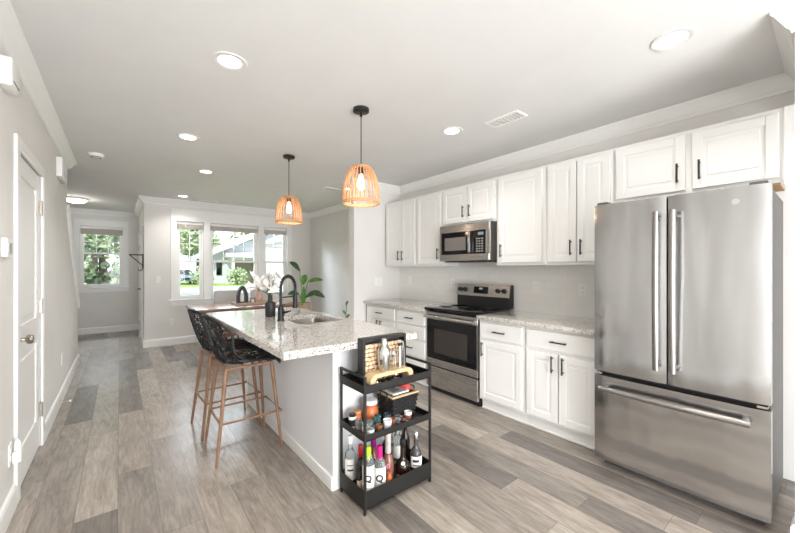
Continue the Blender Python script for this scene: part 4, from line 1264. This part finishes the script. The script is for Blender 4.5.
for (x, nm, lab, prof) in ((1.15, 'jigger', 'small steel jigger inside the bamboo stand, leftmost', [(.014, 0), (.006, .022), (.016, .05), (.013, .05), (.0, .03)]),
                           (1.195, 'pour_spout', 'dark pour spout inside the bamboo stand, beside the jigger', [(.012, 0), (.012, .02), (.006, .026), (.005, .05), (.0, .05)]),
                           (1.24, 'pour_spout', 'dark pour spout in the middle of the bamboo stand', [(.012, 0), (.012, .02), (.006, .026), (.005, .048), (.0, .048)]),
                           (1.285, 'bottle_stopper', 'steel bottle stopper inside the bamboo stand', [(.008, 0), (.012, .02), (.015, .035), (.010, .05), (.0, .052)]),
                           (1.33, 'bottle_stopper', 'dark bottle stopper at the right inside the bamboo stand', [(.008, 0), (.011, .02), (.014, .035), (.009, .05), (.0, .052)])):
    o = MB().lathe(prof, (x, 1.65, z0), 14).build(nm, M['chrome'] if 'steel' in lab else M['blackp'], None, loc=(x, 1.65, z0))
    tag(o, lab, nm.replace('_', ' '))
# middle tray: basket with book and cloth
t = thing('wicker_basket', 'black woven basket with wood rim on the cart middle tray', 'basket', (1.40, 1.74, ZM))
kx0, kx1, ky0, ky1, kh = 1.285, 1.485, 1.675, 1.84, .155
m = MB()
nrow = 11
for j in range(nrow):
    f_ = j/(nrow-1); ins = .018*(1-f_); z = ZM+.008+f_*(kh-.016)
    pts = []
    per = [((kx0+ins), (ky0+ins), kx1-ins, ky0+ins), (kx1-ins, ky0+ins, kx1-ins, ky1-ins), (kx1-ins, ky1-ins, kx0+ins, ky1-ins), (kx0+ins, ky1-ins, kx0+ins, ky0+ins)]
    for s_, (a, b_, c_, d_) in enumerate(per):
        for k in range(10):
            g_ = k/10; o_ = .0028*(1 if (k+j) % 2 else -1)
            nx, ny = [(0, -1), (1, 0), (0, 1), (-1, 0)][s_]
            pts.append((a+(c_-a)*g_+nx*o_, b_+(d_-b_)*g_+ny*o_, z))
    m.tube(pts, .0062, 6, closed=True)
m.box(kx0+.02, kx1-.02, ky0+.02, ky1-.02, ZM+.001, ZM+.006)
MBi = MB(); ins = .016
m.build('woven_body', M['wicker'], t)
rm = MB(); a, b_, c_, d_ = kx0-.006, kx1+.006, ky0-.006, ky1+.006; z = ZM+kh-.004
rm.box(a, b_, c_, c_+.014, z, z+.012, .002).box(a, b_, d_-.014, d_, z, z+.012, .002).box(a, a+.014, c_+.014, d_-.014, z, z+.012, .002).box(b_-.014, b_, c_+.014, d_-.014, z, z+.012, .002)
rm.build('wood_rim', M['bamboo'], t)
for x in (kx0-.010, kx1+.010):
    MB().tube([(x, 1.72, ZM+kh-.03), (x, 1.725, ZM+kh+.022), (x, 1.79, ZM+kh+.022), (x, 1.795, ZM+kh-.03)], .005, 6).build('side_handle', M['wicker'], t)
zt2 = ZM+kh+.0085
o = thing('coaster_book', 'pale thin book lying across the black basket', 'book', (1.36, 1.755, zt2))
MB().box(1.30, 1.425, 1.69, 1.82, zt2, zt2+.012, .002).build('cover', M['bookpale'], o)
MB().box(1.32, 1.38, 1.72, 1.79, zt2+.012, zt2+.0125).build('printed_block', M['bookgrey'], o)
o = MB(); rng = random.Random(2); vs = []; fs = []
nn_ = 12
for i in range(7):
    f_ = i/6
    for k in range(nn_):
        q_ = 2*PI*k/nn_; r_ = (.040*math.cos(f_*PI/2)**.6+.0005)*(1+.16*math.sin(3*q_+i))
        vs.append((1.44+r_*math.cos(q_)*.95, 1.755+r_*math.sin(q_)*1.15, zt2+.003+.036*math.sin(f_*PI/2)))
for i in range(6):
    for k in range(nn_):
        l = (k+1) % nn_; fs.append((i*nn_+k, i*nn_+l, (i+1)*nn_+l, (i+1)*nn_+k))
fs.append(tuple(range(nn_)))
tag(o.add(vs, fs).build('folded_cloth', M['coral'], None, loc=(1.44, 1.755, zt2)), 'crumpled coral red cloth on top of the black basket', 'cloth')
# jars
def jar(label, x, y, r, h, bm_, lidm, name='jar', wrap=None, squat=False):
    tt = thing(name, label, name, (x, y, ZM))
    if squat: prof = [(r*.7, 0), (r, h*.22), (r*1.02, h*.5), (r*.85, h*.78), (r*.66, h*.84), (r*.66, h*.9), (0, h*.9)]
    else: prof = [(r*.96, 0), (r, .005), (r, h*.8), (r*.8, h*.86), (r*.8, h*.9), (0, h*.9)]
    MB().lathe(prof, (x, y, ZM), 22).build('jar_body', bm_, tt)
    MB().lathe([(r*.86, h*.86), (r*.88, h*.88), (r*.88, h*1.02), (r*.8, h*1.05), (0, h*1.05)], (x, y, ZM), 22).build('lid', lidm, tt)
    if wrap: MB().lathe([(r+.0006, h*.15), (r+.0006, h*.65)], (x, y, ZM), 18, R(150), R(330)).build('paper_label', wrap, tt)
jar('large orange ceramic jar with white lid on the cart middle tray', 1.205, 1.800, .050, .128, M['orange'], M['white'], squat=True)
jar('small orange jar behind the cart post, left of the large orange jar', 1.118, 1.815, .031, .08, M['orange'], mat('wood_lid', (190, 140, 96), .5), squat=True)
jar('small dark-lidded jar with white label at the left of the middle tray', 1.078, 1.80, .023, .075, M['label'], M['blackp'], wrap=M['ink'])
# small glasses
def cup(label, x, y, r, h, m_, ring=None, cat='glass'):
    tt = thing('shot_glass', label, cat, (x, y, ZM), 0, 'small glasses on the cart middle tray')
    MB().lathe([(r*.8, 0), (r*.82, .002), (r, h), (r*.88, h), (r*.70, h*.2), (0, h*.2)], (x, y, ZM), 18).build('glass_body', m_, tt)
    if ring: MB().lathe([(r*.865, h*.25), (r*.985, h*.72)], (x, y, ZM), 18).lathe([(r*.875, h*.25), (r*.995, h*.72)], (x, y, ZM), 18).build('printed_band', ring, tt)
cup('clear shot glass nearest the left cart edge', 1.085, 1.745, .021, .058, M['glassclear'])
cup('clear shot glass just behind the front left post', 1.095, 1.685, .022, .060, M['glassclear'], M['label'])
cup('white printed shot glass at the front left corner of the middle tray', 1.100, 1.638, .022, .055, M['glassclear'], M['label'])
cup('clear shot glass with dark print beside the front left corner', 1.135, 1.70, .021, .055, M['glassclear'], M['ink'])
cup('teal glass votive in the middle of the small glasses', 1.185, 1.70, .027, .055, M['glassteal'])
cup('pale teal glass behind the teal votive', 1.225, 1.755, .024, .060, M['glassteal'], M['white'])
cup('opaque white small cup at the front of the middle tray', 1.225, 1.650, .026, .055, M['white'])
cup('coppery brown votive right of the white cup', 1.272, 1.664, .021, .045, mat('copper_glass', (170, 108, 86), .3, .3))
cup('brown amber shot glass left of the white cup', 1.165, 1.648, .021, .042, mat('amber_cup', (140, 98, 66), .3))
cup('clear tumbler with blue tint in front of the basket', 1.275, 1.72, .025, .055, glass('bluish_glass', (190, 208, 220), .05, 1.25))
cup('clear shot glass right of the bluish tumbler', 1.318, 1.665, .021, .048, M['glassclear'])
cup('pinkish small glass in front of the basket middle', 1.345, 1.648, .020, .042, glass('pink_glass', (222, 178, 170), .08, 1.25))
cup('cream mug-shaped glass with dark print at the right of the small glasses', 1.385, 1.652, .024, .062, M['label'], mat('brown_print', (120, 80, 60), .5))
# bottles
def bottle(label, x, y, r, h, neck, body, capm, labm=None, shoulder=.55, lz=(.12, .45), cap=.16, letter=None, letters=None, fat=False, name='liquor_bottle'):
    tt = thing(name, label, 'bottle', (x, y, ZB))
    s = h*shoulder
    prof = [(r*.92, 0), (r, .006), (r, s)]
    for k in range(1, 7):
        f_ = k/6; prof.append((neck+(r-neck)*(.5+.5*math.cos(PI*f_)), s+(h*.20)*f_))
    prof += [(neck, h*(1-cap)+.004), (0, h*(1-cap)+.004)]
    MB().lathe(prof, (x, y, ZB), 20).build('bottle_body', body, tt)
    MB().lathe([(neck*1.1, h*(1-cap)), (neck*1.18, h*(1-cap)+.003), (neck*1.12, h-.004), (neck*.9, h), (0, h)], (x, y, ZB), 16).build('cap', capm, tt)
    if labm:
        lb = MB().lathe([(r+.0008, h*lz[0]), (r+.0008, h*lz[1])], (x, y, ZB), 18, R(170), R(320)).build('paper_label', labm, tt)
        if letter or letters:
            a_ = math.atan2(-y, -x)      # towards the camera
            n_ = Vector((math.cos(a_), math.sin(a_), 0))
            zz = ZB+h*(lz[0]+lz[1])/2
            if letter: text('printed_letter', letter, r*1.45, tuple(Vector((x, y, zz))+n_*(r+.0022)), (R(90), 0, a_+R(90)), M['ink'], tt)
            if letters:
                for dz, ww in letters:
                    MB().lathe([(r+.0014, h*dz), (r+.0014, h*dz+ww)], (x, y, ZB), 8, a_-.55, a_+.55).build('printed_band', M['ink'], tt)
    return tt
bottle('clear bottle with white cap and white label at the left of the bin', 1.078, 1.824, .033, .31, .013, M['glassclear'], M['white'], M['label'], .6, (.18, .58), .16, letters=[(.46, .005), (.36, .010)])
bottle('bottle with a lime green cap and white Q label behind the front post', 1.094, 1.655, .034, .305, .015, M['glassclear'], M['lime'], M['label'], .70, (.24, .68), .22, letter='Q')
bottle('bottle with a magenta cap and white Q label', 1.173, 1.655, .0355, .285, .015, M['glassclear'], M['magenta'], M['label'], .62, (.20, .60), .26, letter='Q')
bottle('bottle with a red cap behind the lime capped one', 1.105, 1.752, .026, .272, .013, M['redwine'], M['red'], None, .55, cap=.24)
bottle('bottle with a purple foil neck at the back of the bin', 1.205, 1.765, .030, .295, .015, M['glassrose'], M['purple'], M['label'], .5, (.1, .4), .24)
bottle('sparkling wine bottle with white foil neck and pink oval seal', 1.262, 1.692, .035, .335, .016, M['glassrose'], M['whitefoil'], None, .42, cap=.40, name='champagne_bottle')
bottle('dark round-shouldered brandy bottle with a cream seal', 1.352, 1.662, .042, .270, .016, M['glassamber'], M['blackp'], mat('brandy_label', (176, 150, 132), .6), .40, (.08, .25), .16)
bottle('dark bottle with white label at the right end of the bin', 1.452, 1.655, .036, .285, .014, M['glassdark'], M['chrome'], M['label'], .52, (.26, .50), .16, letters=[(.38, .016), (.31, .006)])
bottle('dark slim bottle beside a black flask, behind the front post', 1.066, 1.702, .0155, .215, .012, M['redwine'], M['blackp'], M['trayw'], .55, (.1, .5), .14)
bottle('tall green wine bottle at the back of the bin, behind the brandy', 1.315, 1.775, .034, .31, .014, M['glassgreen'], M['blackp'], None, .6, cap=.2, name='wine_bottle')
bottle('clear tall bottle at the back right of the bin', 1.405, 1.785, .034, .315, .014, M['glassclear'], M['nickel'], M['label'], .6, (.3, .55), .12)
bottle('tall dark bottle in the back right corner of the bin', 1.475, 1.79, .032, .33, .014, M['redwine'], M['chrome'], None, .55, cap=.18)
o = [b_ for b_ in bpy.data.objects if b_.get('label', '').startswith('sparkling wine')][0]
a_ = math.atan2(-1.692, -1.262)
def seal(parent, x, y, r, z, w, h_, m_, nm):
    n_ = Vector((math.cos(a_), math.sin(a_), 0)); s_ = Vector((-math.sin(a_), math.cos(a_), 0)); m = MB(); vs = []
    for q in (0, .002):
        for k in range(16):
            q_ = 2*PI*k/16; vs.append(Vector((x, y, ZB+z))+n_*(r+q-.001)+s_*w*math.cos(q_)+Vector((0, 0, h_*math.sin(q_))))
    fs = [tuple(range(16)), tuple(range(31, 15, -1))]+[(k, (k+1) % 16, 16+(k+1) % 16, 16+k) for k in range(16)]
    m.add(vs, fs).build(nm, m_, parent)
seal(o, 1.262, 1.692, .0335, .135, .010, .016, mat('pink_seal', (206, 132, 150), .5), 'oval_seal')
o = [b_ for b_ in bpy.data.objects if b_.get('label', '').startswith('dark round-shouldered')][0]
seal(o, 1.352, 1.662, .036, .135, .012, .012, M['label'], 'round_seal')
tag(MB().lathe([(.016, 0), (.018, .006), (.018, .085), (.012, .10), (.012, .12), (0, .12)], (1.226, 1.632, ZB), 16).build('small_juice_bottle', M['orange'], None, loc=(1.226, 1.632, ZB)), 'short orange bottle at the front of the bin between magenta and white foil bottles', 'bottle')

# ------------------------------------------------------------------ outdoors
M['lawn'] = noisy('lawn', (120, 150, 62), (158, 178, 92), 8, .9)
M['asphalt'] = noisy('pale_asphalt', (172, 172, 172), (160, 160, 160), 4, .9)  # pale grey asphalt tone of the street
M['road'] = noisy('pale_concrete', (206, 202, 196), (192, 188, 182), 4, .9)
M['foliage'] = noisy('tree_foliage', (122, 144, 100), (196, 206, 168), 1.3, .7, **{'Transmission Weight': 0})
M['foliage2'] = noisy('dark_tree_foliage', (80, 98, 74), (150, 164, 126), 1.3, .7)
M['limefol'] = noisy('lime_foliage', (134, 168, 62), (178, 196, 96), 2, .7)
M['bark'] = noisy('bark', (92, 78, 66), (66, 56, 48), 14, .9)
M['siding'] = noisy('pale_siding', (206, 212, 218), (196, 202, 208), 5, .8, 0, (1, 1, 30))
M['roofm'] = noisy('grey_shingle', (206, 204, 204), (188, 186, 186), 20, .9)
M['porch'] = mat('brown_grey_porch', (150, 142, 136), .8)  # even brownish grey for the wall under the porch roof
M['carpaint'] = mat('blue_grey_car', (120, 146, 172), .25, .4)
M['tyre'] = mat('tyre', (30, 30, 32), .8)
def gz(y): return -.15
def strip(name, y0, y1, m):
    z = -.15
    o = MB().box(-40, 70, y0, y1, z-.2, z).build(name, m, None, False); o['kind'] = 'structure'
strip('front_lawn', 7.5, 14, M['lawn']); strip('sidewalk', 14, 18.5, M['road']); strip('street', 18.5, 33, M['asphalt']); strip('far_lawn', 33, 90, M['lawn'])
gb = gz(0)-.02
t = thing('street_house', 'pale house with light grey gable roof across the street', 'house', (13, 42, gb))
MB().box(7.5, 21, 40, 48, gb, 2.9).prism([(7.5, 2.9), (21, 2.9), (14.2, 5.7)], 'y', 40.0, 40.3).build('house_walls', M['siding'], t, False)
MB().prism([(6.5, 2.42), (14.2, 6.05), (21.9, 2.42), (21.9, 2.75), (14.2, 6.40), (6.5, 2.75)], 'y', 38.9, 49).build('gable_roof', M['roofm'], t, False)
MB().box(8.6, 13.5, 37.2, 40, 2.25, 2.5).prism([(37.0, 2.5), (40.1, 2.5), (40.1, 3.2)], 'x', 8.4, 13.7).build('porch_roof', M['roofm'], t, False)
MB().box(9.4, 13.5, 39.85, 40, gb, 2.25).build('porch_wall', M['porch'], t, False)
for x in (8.75, 11.0, 13.3):
    MB().box(x-.11, x+.11, 37.3, 37.52, gb, 2.25).build('porch_post', M['trim'], t, False)
MB().box(7.75, 8.25, 39.9, 40, gb+.9, 2.2).build('window', M['blackg'], t, False)
t = thing('white_garage', 'bright white garage seen through the right dining window', 'garage', (13.6, 30, gb))
MB().box(10.35, 17, 28, 33, gb, 3.6).build('garage_walls', M['trim'], t, False)
MB().prism([(10.0, 3.5), (13.7, 5.2), (17.4, 3.5), (17.4, 3.7), (13.7, 5.4), (10.0, 3.7)], 'y', 27.7, 33.3).build('garage_roof', M['roofm'], t, False)
MB().box(11.0, 13.0, 27.96, 28, gb, 2.2).build('garage_door', M['siding'], t, False)
t = thing('parked_car', 'silver blue car parked on the lawn across the street', 'car', (4.85, 41, gb))
cz = gz(0); cx_ = 1.5; cy_ = 13.5
MB().prism([(25.0+cy_, cz+.30), (24.95+cy_, cz+.62), (25.1+cy_, cz+.80), (26.1+cy_, cz+.95), (28.9+cy_, cz+.98), (29.3+cy_, cz+.90), (29.35+cy_, cz+.32)], 'x', 2.5+cx_, 4.2+cx_).build('car_body', M['carpaint'], t, False)
MB().add([(x+cx_, y+cy_, z) for x, y, z in ((2.55, 25.95, cz+.94), (4.15, 25.95, cz+.94), (4.0, 26.7, cz+1.42), (2.7, 26.7, cz+1.42), (2.55, 29.0, cz+.98), (4.15, 29.0, cz+.98), (4.0, 28.3, cz+1.42), (2.7, 28.3, cz+1.42))], [(0, 1, 2, 3), (5, 4, 7, 6), (3, 2, 6, 7), (1, 5, 6, 2), (4, 0, 3, 7), (0, 4, 5, 1)]).build('car_cabin', M['blackg'], t, False)
MB().box(2.72+cx_, 3.98+cx_, 26.72+cy_, 28.28+cy_, cz+1.415, cz+1.45, .01).build('car_roof', M['carpaint'], t)
for x in (2.52, 4.18):
    for y in (25.75, 28.45):
        MB().lathe([(.30, -.09), (.31, -.08), (.31, .08), (.30, .09)], (x+cx_, y+cy_, cz+.31), 18, axis='x').build('wheel', M['tyre'], t)
for x in (2.78, 3.92):
    MB().box(x-.15+cx_, x+.15+cx_, 24.93+cy_, 25.0+cy_, cz+.62, cz+.74, .01).build('headlight', M['chrome'], t)
MB().box(3.05+cx_, 3.65+cx_, 24.93+cy_, 25.0+cy_, cz+.45, cz+.68).build('grille', M['blackp'], t)
def leafmass(cs, n, size, seed, q=1.0):
    r = random.Random(seed); m = MB()
    for k in range(n):
        c, rad = r.choice(cs)
        d = Vector((r.gauss(0, 1), r.gauss(0, 1), r.gauss(0, 1))).normalized()*(r.random()**.45)
        p = Vector(c)+Vector((d.x*rad, d.y*rad, d.z*rad*q))
        a = Vector((r.gauss(0, 1), r.gauss(0, 1), r.gauss(0, 1))).normalized(); b_ = a.orthogonal().normalized()
        s = size*r.uniform(.6, 1.3)
        m.add([p-a*s, p+b_*s*.6, p+a*s, p-b_*s*.6], [(0, 1, 2, 3)])
    return m
def tree(label, x, y, h, r, m_, seed, n=900, cat='tree', low=.25, size=.32):
    t = thing('leafy_tree', label, cat, (x, y, gz(y)))
    rr = random.Random(seed); cs = []
    for k in range(8):
        cs.append(((x+rr.uniform(-.6, .6)*r, y+rr.uniform(-.6, .6)*r, gz(y)+h*rr.uniform(low, .9)), r*rr.uniform(.45, .7)))
    leafmass(cs, n, size, seed+1).build('crown', m_, t, False)
    MB().tube([(x, y, gz(y)-.1), (x+.1, y, gz(y)+h*.4), (x, y, gz(y)+h*.75)], [.22, .16, .06], 8).build('trunk', M['bark'], t)
def bush(label, x, y, h, r, m_, seed, n=500):
    t = thing('bush', label, 'bush', (x, y, gz(y)))
    rr = random.Random(seed)
    leafmass([((x+rr.uniform(-.5, .5)*r, y+rr.uniform(-.4, .4)*r, gz(y)+h*rr.uniform(.35, .6)), h*.5) for k in range(5)], n, .12, seed).build('leaves', m_, t, False)
    MB().tube([(x, y, gz(y)-.1), (x, y, gz(y)+h*.6)], .05, 6).build('stem', M['bark'], t)
tree('dark tree left of the parked car, seen in the left dining window', 3.0, 47, 12, 2.6, M['foliage2'], 1, 1300, size=.36)
tree('bright green tree behind the parked car', 8.6, 57, 11, 3.0, M['foliage'], 2, 1400, low=.15, size=.4)
tree('green tree rising over the left end of the neighbor roof', 17.5, 60, 14, 4.0, M['foliage'], 3, 1500, size=.5)
tree('green tree rising behind the neighbor roof ridge', 27.5, 62, 14, 4.4, M['foliage'], 5, 1400, size=.5)
tree('dark tree far behind the white garage', 38, 64, 13, 4.2, M['foliage2'], 6, 900, size=.5)
bush('rounded green bush before the neighbor porch', 8.75, 35.8, 1.6, 1.1, M['foliage'], 21, 700)
bush('darker low bush right of the rounded bush by the porch', 11.4, 35.8, 1.4, 1.0, M['foliage2'], 22, 600)
bush('low bush beside the parked car', 6.1, 37.5, 1.7, .9, M['foliage'], 23, 500)
tree('leafy tree filling the left half of the entry window', -2.3, 19.5, 4.6, 1.3, M['foliage'], 31, 1100, low=.2, size=.16)
tree('dark leafy shrub tree in the middle of the entry window', -.6, 18.0, 3.2, 1.1, M['foliage2'], 32, 1000, low=.25, size=.14)
tree('pale green tree behind the others in the entry window', -1.2, 26, 7.5, 2.3, M['foliage'], 33, 1200, low=.25, size=.22)
tree('dark leafy tree at the right side of the entry window', .7, 21, 4.4, 1.2, M['foliage2'], 34, 900, low=.25, size=.16)
bush('lime green low hedge bush under the entry window view', -1.9, 15.5, 1.25, 1.3, M['limefol'], 35, 700)
bush('lime green low bush beside the entry hedge', .75, 15.6, 1.1, .9, M['limefol'], 36, 500)
